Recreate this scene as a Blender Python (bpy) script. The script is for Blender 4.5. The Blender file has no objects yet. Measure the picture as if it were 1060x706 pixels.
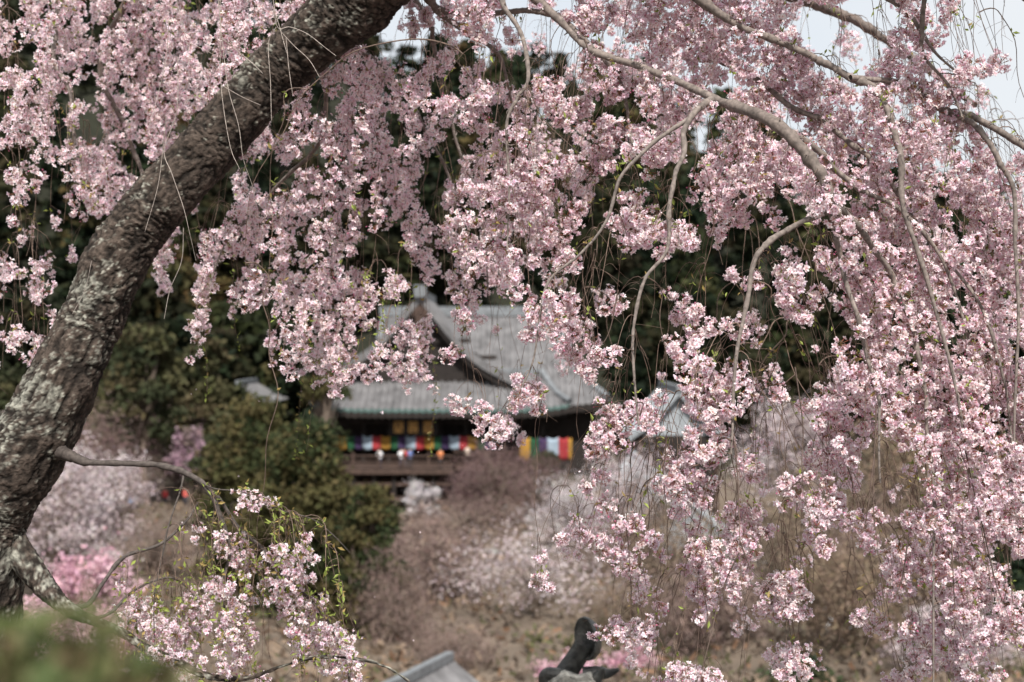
import bpy, math, numpy as np
from mathutils import Vector, noise as mnoise
C = bpy.context.scene
COL = C.collection
R = math.radians

# ------------------------------------------------------------------ camera, sky, sun, exposure
FPX = 1472.0                       # focal length in pixels of the 1060 px wide photograph (50 mm lens)
cam_d = bpy.data.cameras.new('camera'); cam = bpy.data.objects.new('camera', cam_d); COL.objects.link(cam)
cam.location = (0, 0, 0); cam.rotation_euler = (R(90), 0, 0)
cam_d.lens = 50; cam_d.sensor_width = 36; cam_d.clip_start = 0.05; cam_d.clip_end = 5000
cam_d.dof.use_dof = True; cam_d.dof.focus_distance = 5.8; cam_d.dof.aperture_fstop = 2.45
C.camera = cam
SUN_EL, SUN_AZ = 50.0, 172.0       # degrees; azimuth clockwise from +Y (camera looks along +Y)
w = bpy.data.worlds.new('World'); C.world = w; w.use_nodes = True
nt = w.node_tree; bg = nt.nodes['Background']
sky = nt.nodes.new('ShaderNodeTexSky'); sky.sky_type = 'NISHITA'; sky.sun_disc = False
sky.sun_elevation = R(SUN_EL); sky.sun_rotation = R(SUN_AZ); sky.dust_density = 2.0
tc = nt.nodes.new('ShaderNodeTexCoord'); cn = nt.nodes.new('ShaderNodeTexNoise')
cn.inputs['Scale'].default_value = 2.2; cn.inputs['Detail'].default_value = 6
nt.links.new(tc.outputs['Generated'], cn.inputs['Vector'])
cr = nt.nodes.new('ShaderNodeMapRange'); cr.inputs['From Min'].default_value = .3; cr.inputs['From Max'].default_value = .65
cr.inputs['To Min'].default_value = .78; cr.inputs['To Max'].default_value = 1.0
nt.links.new(cn.outputs['Fac'], cr.inputs['Value'])
mx = nt.nodes.new('ShaderNodeMixRGB'); mx.inputs[2].default_value = (5.3, 5.5, 5.7, 1)      # thin pale cloud
nt.links.new(cr.outputs['Result'], mx.inputs[0]); nt.links.new(sky.outputs[0], mx.inputs[1])
nt.links.new(mx.outputs[0], bg.inputs['Color']); bg.inputs['Strength'].default_value = 0.10
sl = bpy.data.lights.new('sun', 'SUN'); so = bpy.data.objects.new('sun', sl); COL.objects.link(so)
sl.energy = 4.1; sl.angle = R(1.5); sl.color = (1, .96, .9)
az, el = R(SUN_AZ), R(SUN_EL)
sdir = Vector((math.sin(az)*math.cos(el), math.cos(az)*math.cos(el), math.sin(el)))
so.rotation_euler = sdir.to_track_quat('Z', 'Y').to_euler()
vs = C.view_settings; vs.view_transform = 'Standard'; vs.look = 'None'; vs.gamma = 1; vs.exposure = 0.70
C.render.engine = 'CYCLES'
C.cycles.use_denoising = True; C.cycles.max_bounces = 8; C.cycles.transmission_bounces = 4
C.cycles.diffuse_bounces = 5; C.cycles.sample_clamp_indirect = 4

# ------------------------------------------------------------------ helpers
def P(px, py, d):
    return np.array(((px-530.0)/FPX*d, d, -(py-353.0)/FPX*d))
def U(px, d): return px*d/FPX                      # pixels to metres at distance d

def tag(o, label=None, cat=None, group=None, kind=None):
    for k, v in (('label', label), ('category', cat), ('group', group), ('kind', kind)):
        if v: o[k] = v
    return o
def empty(name, loc, rz=0, **kw):
    o = bpy.data.objects.new(name, None); COL.objects.link(o); o.location = loc; o.rotation_euler = (0, 0, rz)
    o.empty_display_size = .2
    return tag(o, **kw)

class MB:
    def __init__(s): s.v=[]; s.c=[]; s.f=[]; s.n=0
    def add(s, v, f, col=(1,1,1), mi=0, smooth=False):
        v = np.asarray(v, float).reshape(-1,3); f = np.asarray(f, int)
        if len(v) == 0 or len(f) == 0: return
        c = np.asarray(col, float)
        if c.ndim == 1: c = np.tile(c, (len(v),1))
        s.v.append(v); s.c.append(c); s.f.append((f+s.n, mi, smooth)); s.n += len(v)
    def join(s, o):
        for (f, mi, sm) in o.f: s.f.append((f+s.n, mi, sm))
        s.v += o.v; s.c += o.c; s.n += o.n
    def build(s, name, mats, parent=None, origin=None):
        me = bpy.data.meshes.new(name)
        V = np.concatenate(s.v)
        if origin is not None: V = V - np.asarray(origin)
        Cc = np.concatenate(s.c)
        me.vertices.add(len(V)); me.vertices.foreach_set('co', V.astype(np.float32).ravel())
        idx = np.concatenate([f.ravel() for f,_,_ in s.f])
        tot = np.concatenate([np.full(len(f), f.shape[1]) for f,_,_ in s.f])
        st = np.concatenate(([0], np.cumsum(tot)[:-1]))
        me.loops.add(len(idx)); me.loops.foreach_set('vertex_index', idx.astype(np.int32))
        me.polygons.add(len(tot)); me.polygons.foreach_set('loop_start', st.astype(np.int32))
        me.polygons.foreach_set('material_index', np.concatenate([np.full(len(f), m) for f,m,_ in s.f]).astype(np.int32))
        me.polygons.foreach_set('use_smooth', np.concatenate([np.full(len(f), sm) for f,_,sm in s.f]))
        me.update(calc_edges=True)
        a = me.color_attributes.new('Col', 'FLOAT_COLOR', 'POINT')
        a.data.foreach_set('color', np.concatenate((Cc, np.ones((len(Cc),1))), 1).astype(np.float32).ravel())
        for m in (mats if isinstance(mats, (list,tuple)) else [mats]): me.materials.append(m)
        o = bpy.data.objects.new(name, me); COL.objects.link(o)
        if parent: o.parent = parent
        return o

def box(mb, x0,x1,y0,y1,z0,z1, col=(1,1,1), mi=0):
    v=[(x,y,z) for z in (z0,z1) for y in (y0,y1) for x in (x0,x1)]
    mb.add(v, [(0,2,3,1),(4,5,7,6),(0,1,5,4),(2,6,7,3),(0,4,6,2),(1,3,7,5)], col, mi)
def beam(mb, a, b, w, h, col=(1,1,1), mi=0):
    a=np.asarray(a,float); b=np.asarray(b,float); t=(b-a)/np.linalg.norm(b-a)
    up=np.array((0,0,1.)) if abs(t[2])<.95 else np.array((0,1.,0))
    s=np.cross(t,up); s/=np.linalg.norm(s); u=np.cross(s,t)
    v=[p+i*s*w/2+j*u*h/2 for p in (a,b) for i,j in ((-1,-1),(1,-1),(1,1),(-1,1))]
    mb.add(v,[(0,3,2,1),(4,5,6,7),(0,1,5,4),(1,2,6,5),(2,3,7,6),(3,0,4,7)],col,mi)

def spline(pts, n):
    """Catmull-Rom through rows of pts (any number of columns)"""
    p = np.asarray(pts, float)
    if len(p) == 2: return p[0]+(p[1]-p[0])*np.linspace(0,1,n)[:,None]
    p = np.vstack((2*p[0]-p[1], p, 2*p[-1]-p[-2])); m = len(p)-3
    t = np.linspace(0, m-1e-6, n); i = t.astype(int); t = (t-i)[:,None]
    a,b,c,d = p[i],p[i+1],p[i+2],p[i+3]
    return .5*((2*b)+(c-a)*t+(2*a-5*b+4*c-d)*t*t+(3*b-3*c+d-a)*t**3)

def frames(path):
    T = np.gradient(path, axis=0); T /= np.linalg.norm(T,axis=1)[:,None]+1e-12
    ref = np.array((.31,.9,.3)); N=np.zeros_like(T)
    n = np.cross(T[0], ref); n/=np.linalg.norm(n)
    for i in range(len(T)):
        n = n - T[i]*np.dot(n,T[i]); n/=np.linalg.norm(n)+1e-12; N[i]=n
    return T,N,np.cross(T,N)
def tube(mb, path, rad, sides=5, col=(1,1,1), mi=0, cap=True):
    path=np.asarray(path,float); k=len(path); rad=np.broadcast_to(np.asarray(rad,float),(k,))
    T,N,B=frames(path); a=np.arange(sides)*2*math.pi/sides
    V=path[:,None]+rad[:,None,None]*(np.cos(a)[None,:,None]*N[:,None]+np.sin(a)[None,:,None]*B[:,None])
    i=np.arange(k-1)[:,None]*sides; j=np.arange(sides)[None]; j2=(j+1)%sides
    F=np.stack((i+j,i+j2,i+sides+j2,i+sides+j),-1).reshape(-1,4)
    c=np.asarray(col,float)
    if c.ndim==2: c=np.repeat(c,sides,0)
    mb.add(V.reshape(-1,3),F,c,mi,True)
    if cap:
        n0=mb.n
        v=np.concatenate((V[-1],[path[-1]+T[-1]*rad[-1]*.6])); f=[(q,(q+1)%sides,sides) for q in range(sides)]
        mb.add(v,f,c if c.ndim==1 else c[-1],mi,True)

# ------------------------------------------------------------------ materials
def mat(name, col=(.5,.5,.5), rough=.8, attr=False, noise_scale=None, noise_amt=.3, bump=0, trans=0, spec=.3, bump_scale=None):
    m=bpy.data.materials.new(name); m.use_nodes=True; n=m.node_tree; L=n.links
    b=n.nodes['Principled BSDF']; out=n.nodes['Material Output']
    b.inputs['Roughness'].default_value=rough; b.inputs['Specular IOR Level'].default_value=spec
    src=None
    if attr:
        a=n.nodes.new('ShaderNodeAttribute'); a.attribute_name='Col'; src=a.outputs['Color']
        mm=n.nodes.new('ShaderNodeMixRGB'); mm.blend_type='MULTIPLY'; mm.inputs[0].default_value=1; mm.inputs[2].default_value=(*col,1)
        L.new(src,mm.inputs[1]); src=mm.outputs[0]
    else:
        rgb=n.nodes.new('ShaderNodeRGB'); rgb.outputs[0].default_value=(*col,1); src=rgb.outputs[0]
    if noise_scale:
        t=n.nodes.new('ShaderNodeTexCoord'); q=n.nodes.new('ShaderNodeTexNoise'); q.inputs['Scale'].default_value=noise_scale; q.inputs['Detail'].default_value=7
        L.new(t.outputs['Object'],q.inputs['Vector'])
        mr=n.nodes.new('ShaderNodeMapRange'); mr.inputs['From Min'].default_value=.3; mr.inputs['From Max'].default_value=.7
        mr.inputs['To Min'].default_value=1-noise_amt; mr.inputs['To Max'].default_value=1+noise_amt
        L.new(q.outputs['Fac'],mr.inputs['Value'])
        vm=n.nodes.new('ShaderNodeVectorMath'); vm.operation='SCALE'; L.new(src,vm.inputs[0]); L.new(mr.outputs[0],vm.inputs['Scale']); src=vm.outputs[0]
        if bump:
            q2=q
            if bump_scale:
                q2=n.nodes.new('ShaderNodeTexNoise'); q2.inputs['Scale'].default_value=bump_scale; q2.inputs['Detail'].default_value=6; L.new(t.outputs['Object'],q2.inputs['Vector'])
            bp=n.nodes.new('ShaderNodeBump'); bp.inputs['Strength'].default_value=1; bp.inputs['Distance'].default_value=bump
            L.new(q2.outputs['Fac'],bp.inputs['Height']); L.new(bp.outputs[0],b.inputs['Normal'])
    L.new(src,b.inputs['Base Color'])
    if trans:
        tr=n.nodes.new('ShaderNodeBsdfTranslucent'); L.new(src,tr.inputs['Color'])
        ms=n.nodes.new('ShaderNodeMixShader'); ms.inputs[0].default_value=trans
        L.new(b.outputs[0],ms.inputs[1]); L.new(tr.outputs[0],ms.inputs[2]); L.new(ms.outputs[0],out.inputs['Surface'])
    return m
M={}
M['petal']=mat('petal',(1.02,1.02,1.02),.7,attr=True,trans=.44,spec=.15)
M['leaf']=mat('leaf',(1,1,1),.6,attr=True,trans=.3,spec=.25)
M['twig']=mat('twig_bark',(1,1,1),.8,attr=True,noise_scale=60,noise_amt=.4)
M['bark']=mat('bark',(1,1,1),.9,attr=True,noise_scale=45,noise_amt=.55,bump=.012,spec=.2)
M['crown']=mat('crown_leaves',(1,1,1),.8,attr=True,trans=.2,spec=.1)
M['wood_far']=mat('far_bark',(.16,.125,.10),.9,noise_scale=3)
M['ground']=mat('leaf_litter_ground',(1,1,1),.95,attr=True,noise_scale=.35,noise_amt=.5,bump=.05)
M['tile']=mat('grey_roof_tile',(.135,.131,.134),.7,noise_scale=.9,noise_amt=.4,bump=.01,bump_scale=12)
M['tile_dark']=mat('dark_roof_tile',(.17,.18,.19),.6,noise_scale=2,noise_amt=.3)
M['pale_roof']=mat('pale_metal_roof',(.28,.30,.32),.6,noise_scale=.9,noise_amt=.25)
M['plaster']=mat('white_plaster',(.74,.76,.78),.9,noise_scale=1.5,noise_amt=.1)
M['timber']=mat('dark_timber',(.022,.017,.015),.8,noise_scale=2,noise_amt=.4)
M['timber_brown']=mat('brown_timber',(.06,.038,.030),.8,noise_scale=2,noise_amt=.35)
M['timber_pale']=mat('weathered_timber',(.30,.29,.28),.85,noise_scale=2,noise_amt=.3)
M['copper']=mat('green_copper_edge',(.085,.135,.125),.6,noise_scale=3,noise_amt=.25)
M['gold']=mat('gilt_panel',(.50,.27,.075),.5,noise_scale=4,noise_amt=.2)
M['cloth']=mat('banner_cloth',(.5,.5,.5),.9,attr=True,noise_scale=1.2,noise_amt=.15)  # grey factor dims the cloth colours, standing in for shade under the eave
M['stone']=mat('weathered_stone',(.30,.30,.28),.9,noise_scale=4,noise_amt=.45,bump=.03)

# ------------------------------------------------------------------ terrain
ridge_px=np.array([-400,-100,300,390,450,550,690,770,870,960,1060,1250]); ridge_py=np.array([-130,-60,0,55,66,76,100,128,188,216,246,280])
def sm(a,b,t): t=np.clip((t-a)/(b-a),0,1); return t*t*(3-2*t)
def terrain(x,y):
    x=np.asarray(x,float); y=np.asarray(y,float)
    far=np.interp(y,[15,30,58,100,130,150],[-6.5,-10,-14,-14.6,-14.8,-12.5])
    nearz=np.where(x<-1.3, -np.maximum(1.7,.262*y), -1.65-4.9*sm(2.6,5.5,y))
    z=np.where(y<15,nearz,far)
    pxx=x/np.maximum(y,1)*FPX+530
    rz=-(np.interp(pxx,ridge_px,ridge_py)-353)/FPX*260-8
    k=sm(138,262,y)
    z=np.where(y>138, z*(1-k)+rz*k, z)
    z=np.where(y>275, z-(y-275)*.18, z)
    z+=np.where(y>40, .5*np.sin(x*.21+1.3)*np.sin(y*.17)+.3*np.sin(x*.5+y*.31),0)*np.clip((y-40)/20,0,1)
    return z
def make_ground():
    xs=np.concatenate((np.linspace(-1500,-260,12,endpoint=False),np.arange(-260,-20,4.),np.arange(-20,20,.5),np.arange(20,260,4.),np.linspace(260,1500,13)))
    ys=np.concatenate((np.linspace(-60,-4,8,endpoint=False),np.arange(-4,18,.5),np.arange(18,300,3.),np.linspace(300,2500,20)))
    X,Y=np.meshgrid(xs,ys); V=np.stack((X,Y,terrain(X,Y)),-1).reshape(-1,3); k=len(xs)
    i=np.arange(len(ys)-1)[:,None]*k+np.arange(k-1)[None]; i=i.ravel()
    fl=sm(132,150,V[:,1])[:,None]; mb=MB(); mb.add(V,np.stack((i,i+1,i+k+1,i+k),-1),np.array((.135,.105,.08))*(1-fl)+np.array((.016,.017,.010))*fl,0,True)
    tag(mb.build('ground',M['ground']),kind='structure')
make_ground()

# ------------------------------------------------------------------ background trees
def quads_at(mb, pos, size, cols, rng, aspect=1.0, flat=None):
    n=len(pos); a=rng.normal(size=(n,3)); a/=np.linalg.norm(a,axis=1)[:,None]
    b=np.cross(a,rng.normal(size=(n,3))); b/=np.linalg.norm(b,axis=1)[:,None]
    if flat is not None:
        a[:,2]*=flat; b[:,2]*=flat
    sz=(size*rng.uniform(.6,1.35,n))[:,None]
    a=a*sz; b=b*sz*aspect
    V=np.stack((pos-a-b*.6,pos+a-b*.5,pos+a*.8+b,pos-a*.7+b*.9),1).reshape(-1,3)
    mb.add(V,np.arange(4*n).reshape(-1,4),np.repeat(cols,4,0))
PAL={
 'cherry':[(.48,.405,.415),(.54,.47,.48),(.41,.335,.345),(.31,.245,.23)],
 'white':[(.53,.495,.51),(.60,.56,.57),(.43,.38,.40),(.33,.27,.26)],
 'pink':[(.58,.35,.42),(.62,.41,.47),(.52,.29,.36),(.46,.32,.32)],
 'magenta':[(.30,.19,.24),(.33,.23,.27),(.26,.18,.2),(.24,.18,.17)],
 'bare':[(.20,.142,.126),(.245,.178,.155),(.165,.12,.108),(.28,.21,.18)],
 'purple':[(.15,.096,.094),(.185,.12,.118),(.12,.078,.078),(.22,.15,.145)],
 'straw':[(.20,.148,.11),(.235,.175,.125),(.165,.122,.092),(.15,.13,.09)],
 'cypress':[(.075,.070,.030),(.10,.084,.038),(.042,.051,.022),(.03,.04,.018)],
 'olive':[(.068,.066,.032),(.045,.05,.026),(.085,.07,.038),(.036,.042,.022)],
 'dark':[(.03,.045,.022),(.045,.058,.03),(.022,.034,.02),(.06,.065,.035)],
}
def tree_meshes(kind, h, w, rng, n_clump=40, per=60, leaf=.16, low=.25):
    """returns trunk MB and crown MB, base at the origin"""
    tb,cb=MB(),MB(); pal=np.array(PAL[kind])
    lean=rng.normal(size=2)*.04*h
    top=np.array((lean[0],lean[1],h*(.9 if kind in('cypress','dark','olive') else .55)))
    tp=spline([(0,0,-.3),(lean[0]*.2,lean[1]*.2,top[2]*.4),top],7)
    tube(tb,tp,np.linspace(.045*h**.85,.012*h**.85,7),7)
    for i in range(n_clump):
        u=rng.uniform(low,1); ang=rng.uniform(0,6.283)
        if kind in('dark',):           prof=(1-u)**.75*1.0+.06
        elif kind in('cypress','olive'): prof=math.sin(math.pi*min(1,.22+.76*u))**.7
        else:                          prof=math.sin(math.pi*min(1,.12+.80*u))**.6
        rr=w/2*prof*math.sqrt(rng.uniform(.15,1))
        c=np.array((math.cos(ang)*rr,math.sin(ang)*rr,h*u*.96))
        t0=tp[min(6,int(rng.uniform(2,6.9)))]
        if t0[2]>c[2]: t0=tp[3] if tp[3][2]<c[2] else tp[1]
        mid=(t0+c)/2+np.array((0,0,.06*h))
        tube(tb,spline([t0,mid,c],5),np.linspace(.014*h**.8,.003*h**.6,5),4)
        rc=w*rng.uniform(.05,.095)
        n=max(4,int(per*rng.uniform(.6,1.3)))
        if kind in('cherry','white','pink','magenta'):
            d=(c-np.array((0,0,h*.3))); d/=np.linalg.norm(d)+1e-9
            p=c+rng.normal(size=(n,3))*rc*np.array((1,1,.6))+d*rng.normal(size=(n,1))*rc*1.2
        elif kind in('bare','purple','straw'):
            p=c+rng.normal(size=(n,3))*rc*1.5
        else: p=c+rng.normal(size=(n,3))*rc*np.array((1,1,.6))
        base=pal[rng.choice(len(pal),p=[.35,.3,.2,.15])]
        cols=np.clip(base*rng.uniform(.75,1.25,(n,1))*rng.uniform(.94,1.06,(n,3)),0,.9)
        asp=.12 if kind in('bare','purple') else (.3 if kind=='straw' else .75)
        quads_at(cb,p,leaf*(1.6 if asp<.2 else 1),cols,rng,asp)
    return tb,cb

TREE_CACHE={}
def tree(kind, px, d, h, w, label, cat='tree', group=None, seed=0, name=None, **kw):
    x=(px-530)/FPX*d; z=float(terrain(x,d))
    key=(kind,seed%3) if kind in('bare','purple','straw') else (kind,seed,px)
    if key not in TREE_CACHE:
        rng=np.random.default_rng(sum(map(ord,kind))*7+seed*13)
        tb,cb=tree_meshes(kind,h,w,rng,**kw); TREE_CACHE[key]=(tb,cb,h,w,None,None)
    tb,cb,h0,w0,mt,mc=TREE_CACHE[key]
    root=empty(name or 'tree',(x,d,z-.05),label=label,cat=cat,group=group)
    if mt is None:
        a=tb.build('trunk',M['wood_far'],root); b=cb.build('crown',M['crown'],root)
        TREE_CACHE[key]=(tb,cb,h0,w0,a.data,b.data)
    else:
        for nm,me in(('trunk',mt),('crown',mc)):
            o=bpy.data.objects.new(nm,me); COL.objects.link(o); o.parent=root
    root.scale=(w/w0,w/w0,h/h0); root.rotation_euler[2]=(seed*1.7)%6.28 if mt is not None else 0
    return root

# cypresses in front of the hall
CY='cypresses left of the hall'
tree('cypress',318,75,10.4,6.6,'broad bushy olive green cypress standing in front of the left end of the temple hall',group=CY,seed=1,name='cypress_tree',n_clump=150,per=198,leaf=0.119,low=.05)
tree('cypress',268,84,11.6,6.6,'dark bushy cypress to the left behind the broad cypress',group=CY,seed=2,name='cypress_tree',n_clump=110,per=180,leaf=0.119,low=.05)
tree('cypress',384,70,7.3,3.6,'lower rounded cypress in front of the hall veranda posts',group=CY,seed=3,name='cypress_tree',n_clump=90,per=180,leaf=0.105,low=.03)
tree('olive',238,100,9.5,5,'small dark evergreen below the pale roof left of the hall',group=CY,seed=4,name='evergreen_tree',n_clump=60,per=80,leaf=.2,low=.05)
tree('cypress',336,122,16.0,4.6,'tall evergreen crown rising in front of the left gable slope of the temple hall',group=CY,seed=31,name='cypress_tree',n_clump=60,per=90,leaf=.16,low=.70)
# olive evergreens at the foot of the hill
OG='evergreens at the foot of the left hill'
tree('olive',150,122,16,8,'olive evergreen with a bare lower trunk right beside the leaning cherry trunk',group=OG,seed=5,name='evergreen_tree',n_clump=70,per=90,leaf=.25,low=.4)
tree('olive',215,132,15,8,'darker evergreen between the bare trunked olive tree and the pale roof',group=OG,seed=6,name='evergreen_tree',n_clump=80,per=90,leaf=.25,low=.25)
tree('olive',70,128,14,8,'evergreen half hidden behind the leaning cherry trunk',group=OG,seed=7,name='evergreen_tree',n_clump=80,per=80,leaf=.25,low=.2)
tree('olive',12,125,13,9,'evergreen at the far left edge behind hanging blossom',group=OG,seed=8,name='evergreen_tree',n_clump=80,per=80,leaf=.25,low=.15)
# pale cherries in the valley
PG='pale cherry trees in the valley'
tree('white',588,100,4.9,5.6,'small round white cherry tree right of the coloured banners',group=PG,seed=1,name='cherry_tree',n_clump=55,per=171,leaf=0.054,low=.2)
tree('cherry',556,74,4.0,8.6,'wide low cherry tree with arching white sprays above the roof ornament',group=PG,seed=2,name='cherry_tree',n_clump=46,per=114,leaf=0.061,low=.3)
tree('white',437,117,2.7,3.0,'tiny white cherry under the hall veranda',group=PG,seed=3,name='cherry_tree',n_clump=30,per=152,leaf=0.079,low=.1)
tree('cherry',650,104,6.2,8,'greyish pink cherry tree in front of the pale sloping roof',group=PG,seed=4,name='cherry_tree',n_clump=60,per=152,leaf=0.079,low=.15)
tree('cherry',818,112,9.2,8.2,'tall pale pink cherry tree right of the side hall',group=PG,seed=5,name='cherry_tree',n_clump=75,per=171,leaf=0.094,low=.3)
tree('cherry',58,78,8.0,6.4,'pale pink cherry tree right beside the base of the leaning trunk',group=PG,seed=6,name='cherry_tree',n_clump=70,per=171,leaf=0.072,low=.25)
tree('cherry',112,94,7.0,7,'whitish thin cherry tree behind the long drooping side branch',group=PG,seed=7,name='cherry_tree',n_clump=60,per=114,leaf=0.079,low=.25)
tree('cherry',4,100,9,7,'pale cherry tree showing left of the leaning trunk',group=PG,seed=8,name='cherry_tree',n_clump=60,per=133,leaf=0.086,low=.3)
tree('cherry',985,58,2.6,4.4,'low pale cherry tree at the lower right below the blossom curtain',group=PG,seed=9,name='cherry_tree',n_clump=45,per=133,leaf=0.058,low=.1)
tree('pink',90,60,4.7,4.2,'bright pink flowering tree low behind the thick side limb',group=PG,seed=10,name='peach_tree',n_clump=60,per=110,leaf=.075,low=.1)
tree('pink',588,57,1.15,2.4,'low bright pink shrub just left behind the roof ornament',cat='shrub',group='pink shrubs',seed=11,name='flowering_shrub',n_clump=30,per=60,leaf=.06,low=.1)
tree('pink',652,60,1.15,2.0,'low bright pink shrub just right behind the roof ornament',cat='shrub',group='pink shrubs',seed=12,name='flowering_shrub',n_clump=30,per=50,leaf=.06,low=.1)
tree('magenta',197,108,8.0,3.6,'magenta azalea left of the cypresses',cat='shrub',seed=13,name='flowering_shrub',n_clump=30,per=60,leaf=.11,low=.62)
# leafless trees and thickets
BG='leafless trees in the valley'
bare=[('purple',100,104,9.0,8,'purple brown leafless tree above the long drooping side branch'),('bare',75,110,10,9,'brown leafless tree just right of the leaning trunk'),
('purple',182,134,8.5,9,'purple brown leafless tree left of the cypresses'),('purple',515,110,6.3,7,'dark purple leafless tree under the right end of the banners'),
('purple',492,114,4.2,4,'dark purple leafless tree in front of the veranda posts'),('purple',550,116,5.4,6,'dark purple leafless tree between banners and white cherry'),
('bare',430,92,3.0,5,'brown leafless tree right of the lower cypress'),('bare',480,96,4,8,'brown leafless tree below the tiny white cherry'),
('bare',640,86,3.4,8,'brown leafless tree right of the wide low cherry'),('straw',705,80,4.6,7,'tawny thicket tree below the pale sloping roof'),
('straw',848,84,7.6,8,'tawny leafless tree above the small white wall'),('bare',905,74,4.6,7,'brown leafless tree right of the small white wall'),
('straw',955,66,5.2,6,'tawny leafless tree behind the right blossom curtain'),('straw',795,78,5.4,6,'tawny leafless tree between the white post and small white wall'),
('bare',470,64,1.5,4,'low brown thicket just right of the grey corridor roof'),('bare',445,78,3.6,6,'brown leafless tree above the grey corridor roof'),
('bare',690,98,5.2,6.5,'brown leafless tree in front of the side hall'),('bare',410,68,3.4,4,'spindly leafless tree at the left end of the corridor roof'),
('straw',655,70,2.6,5,'tawny thicket among the pink shrubs right of the roof ornament'),('purple',35,92,6,7,'purple leafless tree behind the base of the leaning trunk'),
('straw',870,62,4.2,5,'tawny thicket below the small white wall'),('bare',740,66,3.4,5,'brown thicket at the foot of the white post'),
('bare',160,88,3.4,7,'brown leafless tree under the long drooping side branch'),('straw',930,92,9,8,'tawny leafless tree far behind the right blossom curtain')]
for i,(k,px,d,h,ww,lb) in enumerate(bare):
    tree(k,px,d,h,ww,lb,group=BG,seed=i%3,name='leafless_tree',n_clump=90,per=70,leaf=.12,low=.08)
DG='dark evergreen shrubs'
tree('dark',868,98,5.6,3.6,'dark green shrub right of the tall pale cherry',cat='shrub',group=DG,seed=21,name='evergreen_shrub',n_clump=45,per=70,leaf=.17,low=.05)
tree('dark',828,57,1.3,3.4,'low dark green shrub at the bottom right of the roof ornament',cat='shrub',group=DG,seed=22,name='evergreen_shrub',n_clump=40,per=70,leaf=.1,low=.05)
tree('dark',1035,70,8,4.6,'tall dark evergreen behind the right edge of the blossom',cat='shrub',group=DG,seed=23,name='evergreen_shrub',n_clump=70,per=80,leaf=.15,low=.05)
tree('olive',450,82,2.0,3.2,'small green bush above the grey corridor roof',cat='shrub',group=DG,seed=24,name='evergreen_shrub',n_clump=40,per=60,leaf=.1,low=.05)
tree('olive',566,122,4.6,3.6,'green bush right under the corner of the banner cloth',cat='shrub',group=DG,seed=25,name='evergreen_shrub',n_clump=40,per=60,leaf=.16,low=.05)

# wooded hill behind: one far wood
def hill_wood():
    rng=np.random.default_rng(5); cb=MB(); protos=[]
    for k in range(5):
        kind='dark' if k<3 else 'olive'
        protos.append(tree_meshes(kind,13,6.5 if k<3 else 9,np.random.default_rng(50+k),n_clump=34,per=22,leaf=.44,low=.08)[1])
    for i in range(640):
        d=rng.uniform(146,268); px=rng.uniform(-180,1230); x=(px-530)/FPX*d; z=float(terrain(x,d))
        if d<176 and 345<px<632: continue
        p=protos[rng.integers(5)]; V=np.concatenate(p.v); Cc=np.concatenate(p.c)
        a=rng.uniform(0,6.28); s=rng.uniform(.75,1.25); sz=s*rng.uniform(.8,1.1)
        V2=np.stack((V[:,0]*math.cos(a)-V[:,1]*math.sin(a),V[:,0]*math.sin(a)+V[:,1]*math.cos(a),V[:,2]),1)*np.array((s,s,sz))+np.array((x,d,z-.5))
        tint=np.array((1,1.02,1.0))*rng.uniform(.34,.78)*(.68 if d<190 else 1)  # nearer trees tinted darker: deep shade around the hall put into their colour
        if rng.random()<.12: tint=np.array((1.25,1.0,.85))
        cb.add(V2,np.arange(len(V2)).reshape(-1,4),Cc*tint)
    tag(cb.build('hill_wood',M['crown']),label='dark evergreen wood covering the hill behind the hall',cat='wood',kind='stuff')
hill_wood()
def undergrowth():
    rng=np.random.default_rng(9); mb=MB(); n=16000
    d=rng.uniform(52,128,n); px=rng.uniform(-60,1120,n); x=(px-530)/FPX*d; z=terrain(x,d)
    p=np.stack((x,d,z+rng.uniform(.05,.6,n)),1); pal=np.array([(.19,.14,.10),(.23,.17,.125),(.15,.115,.09),(.10,.10,.05),(.21,.125,.08)])
    cl=((np.sin(x*.33)+np.sin(d*.21+x*.1))*.8+2.2).astype(int)%5
    cols=pal[np.where(rng.random(n)<.6,cl,rng.integers(0,5,n))]*rng.uniform(.8,1.2,(n,1))
    quads_at(mb,p,np.full(n,.22),cols,rng,.45)
    tag(mb.build('undergrowth',M['crown']),label='dry brown undergrowth on the valley floor',cat='undergrowth',kind='stuff')
undergrowth()
def rock(px,d,s,label,seed):
    x=(px-530)/FPX*d; z=float(terrain(x,d)); rng=np.random.default_rng(seed)
    import bmesh
    bm=bmesh.new(); bmesh.ops.create_icosphere(bm,subdivisions=3,radius=1)
    for v in bm.verts:
        n=mnoise.noise(v.co*1.3+Vector((seed,0,0)))*.35+mnoise.noise(v.co*3.1)*.12
        v.co=v.co*(1+n); v.co.x*=s*1.5; v.co.y*=s; v.co.z=v.co.z*s*.75
    me=bpy.data.meshes.new('boulder'); bm.to_mesh(me); bm.free(); me.materials.append(M['stone'])
    o=bpy.data.objects.new('boulder',me); COL.objects.link(o); o.location=(x,d,z+s*.15)
    tag(o,label=label,cat='boulder',group='boulders in the valley')
rock(505,100,.75,'grey boulder right of the tiny white cherry',3); rock(462,97,.8,'dark boulder below the tiny white cherry',8); rock(700,82,.8,'grey boulder left of the white post',12)
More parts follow.
